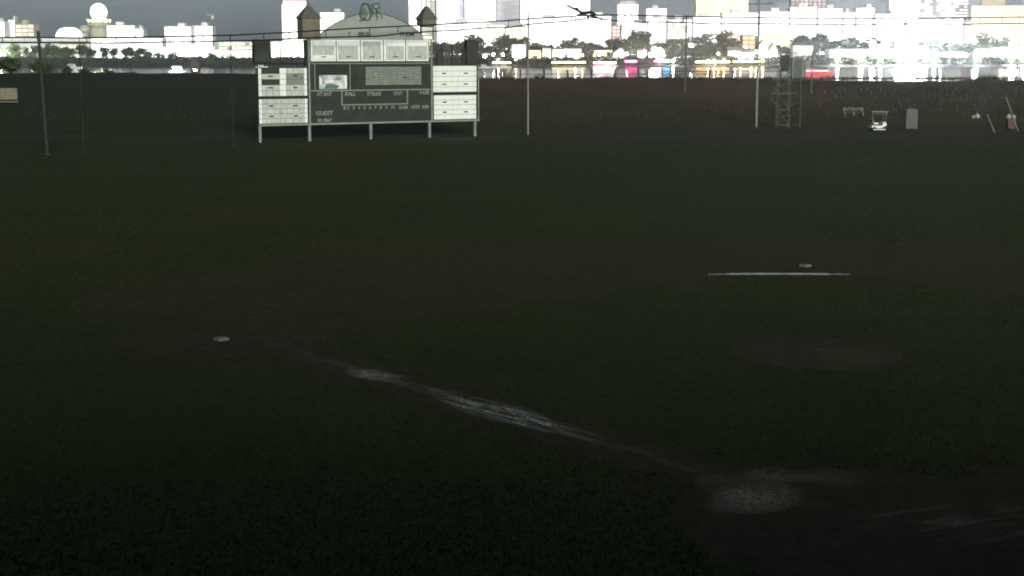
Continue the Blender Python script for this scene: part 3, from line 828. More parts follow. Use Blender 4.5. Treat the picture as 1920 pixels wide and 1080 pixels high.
sg = thing('notice_board', 'beige notice board on the bank at the left edge', 'sign', (-76.6, 235.0, terr(235)))
MB().box(-1.3, 2.0, -.06, .06, 1.0, 2.7).build('panel', M['signbeige'], sg)
MB().box(-1.4, 2.1, -.12, .10, .55, .8).build('rail', M['bench'], sg)
for sx in (-1.1, 1.7): MB().box(sx - .07, sx + .07, .07, .2, -.2, 2.6).build('post', M['poledim'], sg)
pl = thing('marker_block', 'small pale block lying on the bank below the bright dock', 'block', (-69.7, 272.0, terr(272)))
MB().box(-.55, .5, -.3, .3, -.05, .42).build('body', M['trim'], pl)
MB().box(-.6, .55, -.35, .35, .421, .5).build('cover', M['galv'], pl)

# ------------------------------------------------------------------ city across the bay
# style: wall colour, lights [(colour, strength, share)], storey height, window height share, bay width, window width share
STY = {
 'white':     ((.80, .80, .79), [((1, .985, .96), 1.8, .7), ((.97, .98, 1), 2.6, .3)], 4.2, .86, 9.0, .95),
 'cream':     ((.75, .71, .62), [((1, .93, .80), 1.1, .7), ((1, .96, .88), 1.5, .3)], 4.2, .72, 8.0, .86),
 'creamwhite':((.78, .77, .68), [((1, .98, .86), 1.3, 1)], 3.6, .70, 7.0, .86),
 'bluish':    ((.68, .70, .74), [((.90, .93, 1), .86, .7), ((.95, .97, 1), 1.1, .3)], 4.0, .93, 12.0, .985),
 'grey':      ((.50, .50, .49), [((.93, .93, .97), .60, .8), ((1, .97, .92), .72, .2)], 4.6, .92, 11.0, .985),  # plain front's brightness put into near-seamless glowing panes
 'pinkwhite': ((.78, .70, .72), [((1, .86, .92), 3.5, 1)], 4.2, .78, 8.0, .9),
 'yellow':    ((.72, .62, .40), [((1, .86, .50), 1.15, .8), ((1, .92, .66), 1.5, .2)], 4.2, .93, 12.0, .985),  # yellow wash on the front put into glowing panes
 'mauve':     ((.34, .28, .31), [((.9, .62, .66), .42, .9), ((1, .85, .7), 3.0, .1)], 4.6, .45, 7.0, .6),
 'banded':    ((.46, .40, .38), [((1, .88, .86), 1.6, .45), ((1, .82, .78), .8, .35), ((.4, .32, .3), .25, .2)], 3.9, .50, 6.0, .86),
 'gold':      ((.60, .47, .26), [((1, .80, .48), .85, .7), ((1, .86, .58), 1.0, .3)], 6.0, .94, 16.0, .985),  # floodlight on the front put into near-seamless glowing panes
 'pink':      ((.62, .45, .43), [((1, .78, .74), 1.1, 1)], 4.2, .5, 6.0, .7),
 'ribbon':    ((.80, .80, .78), [((1, .99, .96), 1.5, .8), ((.7, .68, .6), .55, .2)], 3.6, .62, 4.6, .80),
 'beige':     ((.55, .53, .40), [((1, .96, .72), 1.0, .8), ((.8, .8, .6), .5, .2)], 4.0, .56, 5.5, .80),
 'greydark':  ((.27, .28, .29), [((.6, .62, .66), .25, 1)], 6.0, .4, 10.0, .6),
 'lowlit':    ((.62, .62, .52), [((.97, 1, .84), 1.4, .5), ((.85, .92, .55), .8, .3), ((.30, .33, .26), .2, .2)], 3.6, .56, 3.8, .78),
 'orange':    ((.62, .44, .28), [((1, .68, .36), .9, .7), ((1, .84, .7), 1.5, .3)], 4.4, .60, 6.0, .75),
 'pavilion':  ((.78, .76, .66), [((1, .98, .86), 1.3, .7), ((.35, .34, .28), .2, .3)], 3.8, .52, 4.0, .72),
 'greenish':  ((.40, .44, .32), [((.88, 1, .70), .85, .6), ((.5, .6, .4), .35, .4)], 3.4, .5, 6.0, .8),
 'greyshed':  ((.44, .45, .44), [((.75, .77, .75), .35, 1)], 5.0, .22, 5.0, .5),
}
BOX = MB().box(0, 1, 0, 1, 0, 1)
WM = {}
for sname, (wc, lights, fh, fhs, bay, bws) in STY.items():
    M['wall_' + sname] = mat('wall_' + sname, wc, .85, .08, .15)
    WM[sname] = []
    for i, (ec, es, share) in enumerate(lights):
        WM[sname].append((BOX.mesh('window', emitter('window_' + sname, ec, es)), share))
rnd = random.Random(11)
def pick(l):
    r_ = rnd.random(); s_ = 0
    for me_, sh in l:
        s_ += sh
        if r_ <= s_: return me_
    return l[-1][0]
def building(name, label, x0, x1, Y, dep, ztop, sty, group='lit city blocks across the bay'):
    wc, lights, fh, fhs, bay, bws = STY[sty]
    zb = terr(Y) - 1
    z0 = zb
    if ztop - zb > 60: z0 = zb
    t = thing(name, label, 'building', ((x0 + x1) / 2, Y, zb), 0, group)
    w = x1 - x0; h = ztop - zb
    hw = w / 2
    MB().box(-hw, hw, 0, dep, 0, h).build('wall', M['wall_' + sty], t)
    rm = M['roofbrown'] if sty == 'pavilion' else (M['roofdark'] if sty in ('gold', 'mauve') else (M['wall_white'] if sty in ('white', 'pinkwhite', 'ribbon') and rnd.random() < .75 else M['roofgrey']))
    ro = MB()
    if sty == 'pavilion':
        b0 = len(ro.v); q = hw + .8
        ro.v += [(-q, -.8, h + .003), (q, -.8, h + .003), (q, dep + .8, h + .003), (-q, dep + .8, h + .003), (-hw * .5, dep * .5, h + 1.9), (hw * .5, dep * .5, h + 1.9)]
        ro.f += [(b0, b0+1, b0+5, b0+4), (b0+1, b0+2, b0+5), (b0+2, b0+3, b0+4, b0+5), (b0+3, b0, b0+4), (b0+3, b0+2, b0+1, b0)]
    else:
        ro.box(-hw - .25, hw + .25, -.25, dep + .25, h + .003, h + .45)
    r_ = ro.build('roof', rm, t)
    if h > 25 and sty != 'pavilion':
        u = rnd.uniform(-.5, .2) * hw
        k = min(4.5, .12 * h)
        MB().box(u, u + hw * .55, dep * .3, dep * .8, h + .452, h + k).build('rooftop_unit', M['wall_' + sty], r_)
        if rnd.random() < .5: MB().tube([(u + hw * .3, dep * .5, h + k), (u + hw * .3, dep * .5, h + k + rnd.uniform(2, 6))], .18, 5).build('antenna', M['galv'], r_)
    zlow = 26 if Y > 1950 else 0
    nf = max(1, int(round((h - .6) / fh)))
    fhh = (h - .6) / nf
    nb = max(1, int(round(w / bay)))
    bw = w / nb
    for f in range(nf):
        zz = f * fhh + .3
        if zb + zz + fhh < zlow: continue
        for b_ in range(nb):
            o = link('window', pick(WM[sty]), t)
            o.location = (-hw + (b_ + (1 - bws) / 2) * bw, -.12, zz + fhh * (1 - fhs) / 2)
            o.scale = (bw * bws, .119, fhh * fhs)
    return t
BLD = [
  ('office_tower', 'white high-rise with a pink lit crown, behind the left cupola of the scoreboard', -315.2, -281.6, 2150, 18, 75.8, 'white'),
  ('office_tower', 'slim white tower left of the right cupola', -147.9, -130.4, 2250, 18, 101.4, 'white'),
  ('office_tower', 'cream high-rise standing behind the right cupola', -132.4, -112.1, 2300, 18, 112.6, 'cream'),
  ('office_tower', 'pale bluish glass tower right of the right cupola', -107.7, -69.0, 2240, 18, 106.9, 'bluish'),
  ('office_tower', 'broad white tower between the bluish tower and the grey tower', -66.3, -22.3, 2200, 18, 116.1, 'white'),
  ('office_tower', 'plain grey concrete tower between two blazing white towers', -22.0, 11.0, 2320, 18, 116.6, 'grey'),
  ('office_tower', 'widest blazing white tower, directly left of the tangled netting', 11.8, 108.4, 2180, 18, 118.8, 'white'),
  ('office_tower', 'stubby pink-white block with a tapered top, under open violet sky', 141.1, 168.9, 2100, 18, 74.2, 'pinkwhite'),
  ('office_tower', 'low stepped white block right of the pink-white block', 181.4, 208.7, 2120, 18, 69.2, 'white'),
  ('office_tower', 'tower washed in yellow light behind the crossbar pole', 257.8, 330.8, 2200, 18, 105.2, 'yellow'),
  ('office_tower', 'dim mauve high-rise with few windows lit', 425.9, 479.6, 2400, 18, 113.9, 'mauve'),
  ('office_tower', 'solid white tower left of the banded hotel tower', 504.6, 545.1, 2100, 18, 111.3, 'white'),
  ('office_tower', 'narrow tower of pinkish floors beside the solid white tower', 551.1, 568.4, 2120, 18, 108.7, 'banded'),
  ('office_tower', 'wide tower banded with rows of rosy lit windows', 556.4, 598.2, 2060, 18, 107.3, 'banded'),
  ('office_tower', 'golden floodlit block with a dark stepped roof at the right edge', 585.1, 655.0, 2000, 18, 69.8, 'gold'),
  ('city_building', 'white block just right of the right cupola, below the bluish tower', -80.7, -35.1, 1720, 18, 42.9, 'white'),
  ('city_building', 'white slab with a curved cable crossing it, left of the tall cable pole', -33.5, -8.1, 1700, 18, 40.3, 'white'),
  ('city_building', 'cream fronted block directly left of the tall cable pole', -6.9, 14.9, 1680, 18, 37.6, 'cream'),
  ('city_building', 'long white block between the tall cable pole and the torn netting', 18.8, 69.4, 1730, 18, 47.8, 'white'),
  ('city_building', 'white block under the torn netting', 71.7, 111.2, 1760, 18, 50.8, 'white'),
  ('city_building', 'narrow pink brick block among white ones', 108.7, 117.9, 1700, 18, 39.1, 'pink'),
  ('city_building', 'white low-rise with flat overhanging roof right of the pink brick block', 118.4, 145.9, 1690, 18, 41.2, 'white'),
  ('city_building', 'long white block left of the second cable pole', 151.4, 171.5, 1740, 18, 48.0, 'white'),
  ('city_building', 'white office with three rows of small dark openings at the second cable pole', 168.7, 195.3, 1700, 18, 46.0, 'ribbon'),
  ('city_building', 'tall white block below the yellow tower', 202.1, 233.0, 1750, 18, 50.5, 'white'),
  ('city_building', 'white block right behind the crossbar pole', 236.8, 278.9, 1770, 18, 54.6, 'white'),
  ('city_building', 'white block with a sloping cloud-like skyline right of the crossbar pole', 278.5, 310.8, 1760, 18, 55.5, 'white'),
  ('city_building', 'white block below the dim mauve tower', 315.4, 345.6, 1780, 18, 60.8, 'white'),
  ('city_building', 'flat white block right of the mauve tower', 348.8, 376.7, 1790, 18, 59.9, 'white'),
  ('city_building', 'lower white block stepping down before the open violet sky', 378.1, 390.9, 1790, 18, 55.7, 'white'),
  ('city_building', 'small raised white block alone in the gap of violet sky', 394.7, 415.5, 1800, 18, 60.7, 'white'),
  ('city_building', 'low white block left of the solid white tower', 412.3, 447.4, 1780, 18, 53.6, 'white'),
  ('city_building', 'white podium with a dark slot below the banded tower', 433.7, 494.5, 1720, 18, 45.8, 'white'),
  ('city_building', 'pale pink annex beside the white podium', 498.6, 506.9, 1730, 18, 44.3, 'pink'),
  ('city_building', 'white block cut by the left edge of the picture', -515.4, -504.8, 1560, 18, 40.3, 'white'),
  ('city_building', 'narrow white tower near the left edge', -507.4, -501.0, 1580, 18, 42.3, 'white'),
  ('city_building', 'beige gridded block beside the narrow white tower', -496.9, -478.8, 1570, 18, 38.4, 'beige'),
  ('city_building', 'white terraced block of three storeys right of the globe tower', -387.6, -361.1, 1500, 18, 35.6, 'white'),
  ('city_building', 'white annex stepping down from the terraced block', -357.8, -350.7, 1490, 18, 32.4, 'white'),
  ('city_building', 'grey sloping hall below the globe tower', -440.7, -414.6, 1600, 18, 37.4, 'greydark'),
  ('city_building', 'broad glowing white hall left of the crane', -328.1, -303.0, 1480, 18, 34.3, 'white'),
  ('city_building', 'glowing white hall with a ragged roof beside the crane', -306.5, -286.7, 1500, 18, 35.1, 'white'),
  ('city_building', 'long low white shed with a flat grey roof', -387.3, -321.6, 1440, 18, 23.0, 'white'),
  ('city_building', 'long low white quay building below the crane', -314.8, -266.2, 1400, 18, 15.1, 'white'),
  ('city_building', 'low terminal with upper window band, left of the scoreboard', -271.7, -235.7, 1430, 18, 20.0, 'lowlit'),
  ('city_building', 'long lower terminal of yellowish lit bays, left of the scoreboard', -267.1, -225.7, 1380, 18, 12.7, 'lowlit'),
  ('city_building', 'pale beige shed among dark trees below the white dome', -410.2, -391.8, 1420, 18, 18.0, 'beige'),
  ('city_building', 'white shed by the trees below the globe tower', -364.7, -327.8, 1390, 18, 13.6, 'white'),
  ('city_building', 'white little cube behind the left shoulder of the arch', -232.3, -203.2, 1900, 18, 58.5, 'white'),
  ('city_building', 'bright white block seen through the frame above the left advert panels', -221.7, -189.3, 1440, 18, 20.1, 'white'),
  ('city_building', 'cream low block behind the top strip of the scoreboard', -191.8, -73.5, 1460, 18, 26.1, 'lowlit'),
  ('city_building', 'white waterside block left of the tall cable pole', 0.0, 11.7, 1320, 18, 16.5, 'white'),
  ('city_building', 'yellowish flat-roofed waterside building right of the tall cable pole', 13.9, 24.1, 1312, 18, 12.1, 'yellow'),
  ('city_building', 'small cream waterside building with a tree at its side', 25.6, 32.8, 1318, 18, 13.8, 'cream'),
  ('city_building', 'white waterside block with dark vertical gaps, first of a pair', 34.1, 44.8, 1316, 18, 12.9, 'white'),
  ('city_building', 'white waterside block with dark vertical gaps, second of a pair', 46.2, 58.3, 1316, 18, 12.9, 'white'),
  ('city_building', 'yellow lit villa among garden trees', 66.2, 84.1, 1312, 18, 12.1, 'yellow'),
  ('city_building', 'cream flat-roofed building on the hillside left of the crossbar pole', 174.9, 186.0, 1420, 18, 26.6, 'cream'),
  ('city_building', 'orange lit building on the hillside left of the crossbar pole', 193.5, 206.1, 1425, 18, 26.2, 'orange'),
  ('city_building', 'peach building right at the crossbar pole on the hillside', 208.8, 220.4, 1420, 18, 25.6, 'orange'),
  ('city_building', 'yellow flat building on the hillside above the gabled houses', 225.5, 264.7, 1440, 18, 24.9, 'yellow'),
  ('city_building', 'white pavilion with a brown hipped roof right of the gabled houses', 236.3, 253.3, 1316, 18, 16.0, 'pavilion'),
  ('city_building', 'long cream warehouse left of the floodlights', 270.1, 302.8, 1330, 18, 13.0, 'creamwhite'),
  ('city_building', 'long white warehouse directly below the floodlights', 301.4, 351.7, 1320, 18, 13.8, 'white'),
  ('city_building', 'low green-lit shed right of the floodlights', 356.4, 383.6, 1330, 18, 10.3, 'greenish'),
  ('city_building', 'grey windowless shed near the right edge', 400.9, 415.6, 1340, 18, 13.0, 'greyshed'),
  ('city_building', 'cream house with a bright lamp at its corner, by the right edge', 412.7, 438.0, 1325, 18, 13.9, 'creamwhite'),
]
for name, label, x0, x1, Y, dep, ztop, sty in BLD:
    t = building(name, label, x0, x1, Y, dep, ztop, sty)
    if 'pink lit crown' in label:
        h = ztop - terr(Y) + 1; hw = (x1 - x0) / 2
        M['crownpink'] = emitter('crown_pink', (1, .72, .74), 1.6)
        c = MB().box(-hw * .9, hw * .9, 1, 16, h + .46, h + 5).build('crown', M['crownpink'], t)
        MB().prism([(-hw, h + 5.003), (hw, h + 5.003), (hw * .4, h + 8), (-hw * .6, h + 6.5)], .5, 16.5).build('crown_roof', M['roofgrey'], c)
    if 'dark stepped roof' in label:
        h = ztop - terr(Y) + 1
        MB().box(-22, 8, 2, 16, h + .46, h + 9).build('upper_storey', M['wall_gold'], t)
        MB().box(-24, 10, 1, 17, h + 9.003, h + 12.5).build('upper_roof', M['roofdark'], t)
    if 'tapered top' in label:
        h = ztop - terr(Y) + 1
        MB().prism([(-12, h + .455), (12, h + .455), (9, h + 4), (-9, h + 4)], 2, 14).build('tapered_roof', M['wall_pinkwhite'], t)

# gabled houses
def house(label, x0, x1, Y, ztop, turn):
    zb = terr(Y) - .5
    t = thing('house', label, 'house', ((x0 + x1) / 2, Y, zb), 0, 'white houses on the far bank')
    hw = (x1 - x0) / 2; h = ztop - zb; he = h * (.62 if turn else .72); dp = 9
    if turn:
        MB().prism([(-hw, 0), (hw, 0), (hw, he), (0, h), (-hw, he)], 0, dp).build('wall', M['housewhite'], t)
        sl = Vector((hw, 0, h - he)).normalized(); nn = Vector((-(h - he), 0, hw)).normalized() * .35
        for s in (-1, 1):
            a = (s * (hw + .5), he - .5 * (h - he) / hw); b_ = (0, h)
            n_ = (abs(nn.x) * s, nn.z)
            p = [a, (a[0] + n_[0], a[1] + n_[1]), (0, b_[1] + .42), (0, b_[1] + .01)]
            a2 = (a[0] + n_[0] * .02, a[1] + .01)
            p[0] = a2
            if s > 0: pass
            else: p = p[::-1]
            MB().prism(p, -.5, dp + .5).build('roof', M['roofdark'], t)
    else:
        MB().box(-hw, hw, 0, dp, 0, he).build('wall', M['housewhite'], t)
        ro = MB(); b0 = 0
        ro.v += [(-hw - .5, -.6, he + .003), (hw + .5, -.6, he + .003), (hw + .5, dp + .6, he + .003), (-hw - .5, dp + .6, he + .003), (-hw - .5, dp / 2, h), (hw + .5, dp / 2, h)]
        ro.f += [(0, 1, 5, 4), (1, 2, 5), (2, 3, 4, 5), (3, 0, 4), (3, 2, 1, 0)]
        rr = ro.build('roof', M['roofgrey'], t)
        MB().box(hw * .4, hw * .4 + .8, dp * .45, dp * .6, h - .6, h + 1.0).build('chimney', M['roofbrown'], rr)
    nw = 3 if hw > 4 else 2
    wme = WM['white'][0][0]
    for fl in range(2 if he > 6 else 1):
        for k in range(nw):
            o = link('window', wme, t)
            ww = 2 * hw / nw * .6
            o.location = (-hw + (k + .5) * 2 * hw / nw - ww / 2, -.1, 1.6 + fl * 3.2); o.scale = (ww, .099, 1.8)
    if turn:
        o = link('window', wme, t); o.location = (-.9, -.1, he + .3); o.scale = (1.8, .099, (h - he) * .45)
    MB().box(-hw - .1, -hw + 1.0, -.12, -.001, .1, 2.3).build('door', M['glassdark'], t)
HOUSES = [
  ('tall white house with a steep gable, right of the crossbar pole', 203.6, 212.9, 1300, 20.3, 1),
  ('smaller gabled house beside the tall white gable', 213.1, 220.6, 1298, 17.7, 1),
  ('low white house with a grey roof left of the crossbar pole', 179.1, 189.7, 1295, 14.6, 0),
  ('white cottage close to the crossbar pole', 189.8, 199.9, 1292, 12.9, 0),
  ('pink-white gabled house left of the second cable pole', 84.2, 95.7, 1300, 13.8, 1),
  ('small white cottage on the left of the bright lamp cluster', 104.6, 111.6, 1300, 12.9, 0),
  ('white house with a bright gable above the blue reflection', 119.2, 128.1, 1305, 14.7, 1),
  ('white house high on the wooded bank, left of the second cable pole', 136.8, 144.1, 1330, 17.5, 0),
  ('white house high on the wooded bank, at the second cable pole', 147.3, 154.6, 1335, 18.4, 1),
]
for a in HOUSES: house(*a)

# ---- left bank landmarks
dm = thing('fabric_dome', 'glowing white fabric dome behind the viaduct on the left', 'dome', (-419.8, 1485, terr(1485)))
prof = [(13.0, 15.5)] + [(13.0 * math.cos(a) ** .62, 15.5 + 12.2 * math.sin(a)) for a in [k * math.pi / 2 / 9 for k in range(0, 9)]] + [(.4, 27.8)]
MB().lathe(prof, 28).build('canopy', M['glowdome'], dm, smooth=True)  # floodlight on the dome put into its own emission
MB().lathe([(13.2, 0), (13.2, 15.4)], 28).build('drum', M['concrete'], dm)
for k in range(8):
    an = math.pi * k / 8
    MB().tube([(13.2 * math.cos(a) ** .62 * math.cos(an), 13.2 * math.cos(a) ** .62 * math.sin(an), 15.6 + 12.3 * math.sin(a)) for a in [q * math.pi / 2 / 8 for q in range(9)]], .12, 4).build('rib', M['hull'], dm)
gl = thing('globe_tower', 'white globe on a squat drum above a grey hall, upper left', 'tower', (-410.6, 1560, terr(1560)))
MB().lathe([(9, 0), (9, 27), (11.5, 30), (11.5, 33.5), (7, 36)], 24).build('drum', M['wall_beige'], gl)
MB().lathe([(8.3 * math.sin(a), 43.4 - 8.6 * math.cos(a)) for a in [.45 + (math.pi - .5) * k / 12 for k in range(13)]], 24).build('globe', M['glowdome'], gl, smooth=True)  # floodlit globe, the light put in as its own glow
for k in range(10):
    an = 2 * math.pi * k / 10
    MB().lathe([(.3, 34.3), (.6, 34.7), (.6, 35.3), (.3, 35.7)], 8, (10.6 * math.cos(an), 10.6 * math.sin(an))).build('floodlight', M['lampwarm'], gl)
MB().box(-16, -8, -3, 3, 27, 30).build('side_wing', M['concrete'], gl)
vi = thing('viaduct', 'pale raised viaduct on piers below the white dome', 'viaduct', (-443, 1450, terr(1450)))
MB().box(-60, 52, 0, 8, 13.2, 15.0).build('deck', M['concrete'], vi)
MB().box(-60, 52, -.4, -.01, 15.002, 18.4).build('parapet', M['wall_white'], vi)
MB().box(-60, 52, -.3, -.01, 9.5, 13.0).build('girder', M['wall_white'], vi)
for k in range(10): MB().box(-58 + k * 12, -56.4 + k * 12, 1, 7, -1, 13.19).build('pier', M['concrete'], vi)
for k in range(10): MB().tube([(-54 + k * 11.5, -.6, 14.5), (-54 + k * 11.5, -.6, 19.2)], .14, 5).build('rail_post', M['poledim'], vi)
cr = thing('harbour_crane', 'thin pale lattice crane standing against the sky right of the white halls', 'crane', (-292.4, 1520, terr(1520)))
for sx in (-.8, .8): MB().tube([(sx, 0, 0), (sx * .7 + 1.2, 0, 39)], .22, 5).build('mast', M['galv'], cr)
for k in range(9): MB().tube([(-.8 + k * .13, 0, 3 + k * 4), (.9 + k * .13, 0, 7 + k * 4)], .14, 4).build('lattice', M['galv'], cr)
MB().box(-3.0, 4.6, -.8, .8, 39, 41).build('jib', M['trim'], cr)
MB().box(1.6, 3.4, -1.0, 1.0, 36.2, 38.9).build('cab', M['hull'], cr)

# ---- lamps
ORD = ['leftmost', 'second', 'third', 'fourth', 'fifth', 'sixth', 'seventh', 'eighth', 'ninth', 'tenth', 'eleventh', 'twelfth', 'thirteenth', 'fourteenth', 'fifteenth', 'sixteenth', 'seventeenth', 'eighteenth', 'nineteenth', 'twentieth']
def nth(k, noun): return ORD[k] + ' ' + noun + (' ' if k == 0 else ' from the left ')
def lamp(label, x, y, z, m, r=.8, group='street lamps across the bay', name='street_lamp'):
    zb = terr(y) if y > 1205 else -1.0
    t = thing(name, label, 'lamp', (x, y, zb), 0, group)
    MB().tube([(0, .4, 0), (0, .4, z - zb - .1), (0, 0, z - zb + .02)], .13, 5).build('post', M['polegrey'], t)
    MB().lathe([(r * .35, z - zb - r), (r * .87, z - zb - r * .5), (r, z - zb), (r * .87, z - zb + r * .5), (r * .35, z - zb + r)], 10).build('lamp_head', M[m], t, smooth=True)
    return t
for k, (x, y, z, m, r) in enumerate(sorted([(-22.5, 1298, 6.8, 'lamppink', 1.2), (-15.5, 1300, 8.2, 'lamppink', 1.0), (-7.5, 1300, 8.2, 'lamppink', .9), (38, 1285, 8, 'lampwhite', .6), (52, 1285, 8, 'lampwhite', .6),
      (170, 1288, 9, 'lampwarm', .7), (183, 1284, 9.5, 'lampwhite', .9), (201, 1286, 10.5, 'lampwhite', .9), (95, 1290, 9, 'lamppink', .7), (72, 1290, 8, 'lampwarm', .6),
      (218, 1270, 4.5, 'lampwhite', .8), (58, 1288, 8, 'lampwarm', .6)])):
    lamp(nth(k, 'plain street lamp') + 'among the houses and trees of the far bank', x, y, z, m, r)
lamp('bright white lamp in the cluster above the blue reflection, higher one', 117.5, 1292, 12.8, 'lampwhite', 1.7)
lamp('bright white lamp in the cluster above the blue reflection, lower one', 115.0, 1290, 8.0, 'lampwhite', 1.9)
lamp('bright white lamp in the cluster above the blue reflection, right one', 119.8, 1290, 7.0, 'lampwhite', 1.4)
lamp('lamp high on the wooded bank right of the second cable pole', 150.2, 1310, 15.5, 'lampwhite', 1.7)
lamp('small lamp low on the wooded bank right of the second cable pole', 148.5, 1300, 10.5, 'lampwhite', 1.0)
lamp('single round white lamp in front of the grey trees above the cream warehouse', 306.5, 1330, 17.4, 'lampwhite', 2.3)
lamp('warm lamp among trees below the golden block', 393.0, 1330, 19.5, 'lampwarm', 1.6)
lamp('small white lamp among trees right of the floodlights', 364.5, 1330, 18.0, 'lampwhite', .9)
lamp('very bright white lamp by the cream house at the right edge', 421.0, 1316, 16.8, 'lampblue', 2.6)
lamp('white lamp at the cream house, closer to the right edge', 431.0, 1312, 11.5, 'lampblue', 2.2)
lamp('bright lamp on the lawn in front of the grey windowless shed', 389.5, 1312, 7.5, 'lampblue', 2.0)
lamp('bright blue-white lamp on the quay below the crane, upper', -272, 1340, 13.5, 'lampblue', 1.9)
lamp('bright blue-white lamp on the quay below the crane, lower', -275.5, 1300, 7.0, 'lampblue', 1.7)
lamp('glaring white lamp at the left edge above the dark bushes', -431, 1310, 10.5, 'lampblue', 3.2)
lamp('thin white lamp in the trees near the left edge', -403, 1310, 12, 'lampwhite', .6)
for k, (x, y, z, m, r) in enumerate([(253.2, 1216, 4.6, 'lampblue', 1.2), (271.5, 1216, 5.0, 'lampwhite', 1.5), (286.8, 1216, 4.8, 'lampblue', 1.2), (301, 1216, 4.2, 'lampblue', 1.3), (306.5, 1216, 5.4, 'lampblue', 1.4), (313, 1216, 4.4, 'lampblue', 1.3), (322.5, 1216, 4.2, 'lampblue', .9), (328.5, 1216, 4.6, 'lampblue', 1.2),
      (361.5, 1216, 4.6, 'lampblue', 1.2), (388.5, 1216, 4.2, 'lampblue', 1.2), (397.5, 1216, 4.8, 'lampblue', 1.2)]):
    lamp(nth(k, 'quay lamp') + 'right of the red barge, mirrored as a white blob', x, y, z, m, r, 'quay lamps mirrored in the bay', 'quay_lamp')
for k, (x, y, z, m, r) in enumerate(sorted([(114.5, 1216, 4.0, 'lampwhite', .8), (125.5, 1216, 3.6, 'lampwhite', .8), (152.5, 1216, 3.8, 'lampwhite', .6), (157.5, 1216, 3.8, 'lampwhite', .6), (195, 1216, 3.6, 'lampwarm', .7), (178, 1216, 4.4, 'lampwarm', .7), (186, 1216, 4.4, 'lampwarm', .7), (-10.5, 1216, 4.5, 'lampwhite', .5), (3, 1216, 4.5, 'lampwarm', .45), (165, 1216, 4.2, 'lampwarm', .7)])):
    lamp(nth(k, 'small quay lamp') + 'behind the bank fence, mirrored as a streak', x, y, z, m, r, 'small quay lamps behind the fence', 'quay_lamp')
# floodlight masts
def floodmast(label, x, y, zc, n, s):
    zb = terr(y)
    t = thing('floodlight_mast', label, 'floodlight', (x, y, zb), 0, 'glaring floodlight masts')
    MB().tube([(0, .8, 0), (0, .8, zc - zb + 2)], .3, 8, .2).build('mast', M['polegrey'], t)
    for r_ in range(3):
        MB().box(-n * 1.3, n * 1.3, .45, .65, zc - zb + (r_ - 1) * 2.2 - .1, zc - zb + (r_ - 1) * 2.2 + .1).build('crossarm', M['polegrey'], t)
        for k in range(n):
            u = (k - (n - 1) / 2) * 2.5
            zz = zc - zb + (r_ - 1) * 2.2
            l = MB().box(u - 1.0 * s, u + 1.0 * s, 0, .44, zz - .9 * s, zz + .9 * s).build('lamp_housing', M['polegrey'], t)
            MB().box(u - .9 * s, u + .9 * s, -.06, -.002, zz - .8 * s, zz + .8 * s).build('lens', M['flood'], l)
floodmast('left floodlight mast, glaring over the white warehouse', 325.0, 1312, 17.6, 3, 1.0)
floodmast('middle floodlight mast, the most glaring over the white warehouse', 334.0, 1308, 14.8, 4, 1.0)
floodmast('right floodlight mast, glaring over the white warehouse', 343.5, 1312, 12.0, 3, 1.0)

# lit signs at the quay
def sign(label, x, w, z0, z1, m):
    y = 1214.5; zb = terr(y)
    t = thing('lit_sign', label, 'sign', (x, y, zb))
    MB().box(-w / 2, w / 2, 0, .35, z0 - zb, z1 - zb).build('panel', M[m], t)
    MB().box(-w / 2 - .1, w / 2 + .1, .351, .5, z0 - zb - .1, z1 - zb + .1).build('frame', M['roofdark'], t)
    for s in (-1, 1): MB().box(s * w * .42 - .1, s * w * .42 + .1, .36, .52, -.3, z0 - zb - .1).build('post', M['roofdark'], t)
sign('long pink lit sign at the water right of the tall cable pole', 72, 17, 1.9, 2.5, 'lamppink')
sign('left magenta lit sign at the water, behind the fence', 92.5, 9, 2.6, 3.8, 'signmag')
sign('right magenta lit sign at the water, beside the blue one', 113.8, 6, 2.8, 4.2, 'signmag')
sign('blue lit sign at the water, behind the fence', 119.8, 5, 2.6, 4.0, 'signblue')
sign('long pale yellow lit strip at the water right of the tall cable pole', 44, 26, 2.0, 3.0, 'signyellow')
sign('long orange lit strip at the water left of the crossbar pole', 156, 26, 2.4, 3.3, 'signorange')
sign('long yellow lit strip at the water directly left of the crossbar pole', 182, 20, 2.6, 3.5, 'signyellow')
sign('short cream lit strip at the water right of the scoreboard', -8, 14, 1.8, 2.6, 'signyellow')

# added red hull shape standing in for red light on the water
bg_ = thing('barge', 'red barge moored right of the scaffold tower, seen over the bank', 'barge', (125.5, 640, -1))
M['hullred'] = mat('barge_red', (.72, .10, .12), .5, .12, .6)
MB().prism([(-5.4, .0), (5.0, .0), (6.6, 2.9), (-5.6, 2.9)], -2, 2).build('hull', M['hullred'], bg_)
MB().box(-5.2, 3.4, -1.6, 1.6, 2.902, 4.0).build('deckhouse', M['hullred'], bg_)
MB().box(-5.2, 3.4, -1.75, -1.602, 3.2, 3.5).build('light_strip', M['signred'], bg_)  # added glow that brightens the red shape
MB().tube([(4.4, 0, 2.9), (4.4, 0, 5.0)], .08, 5).build('mast', M['hull'], bg_)
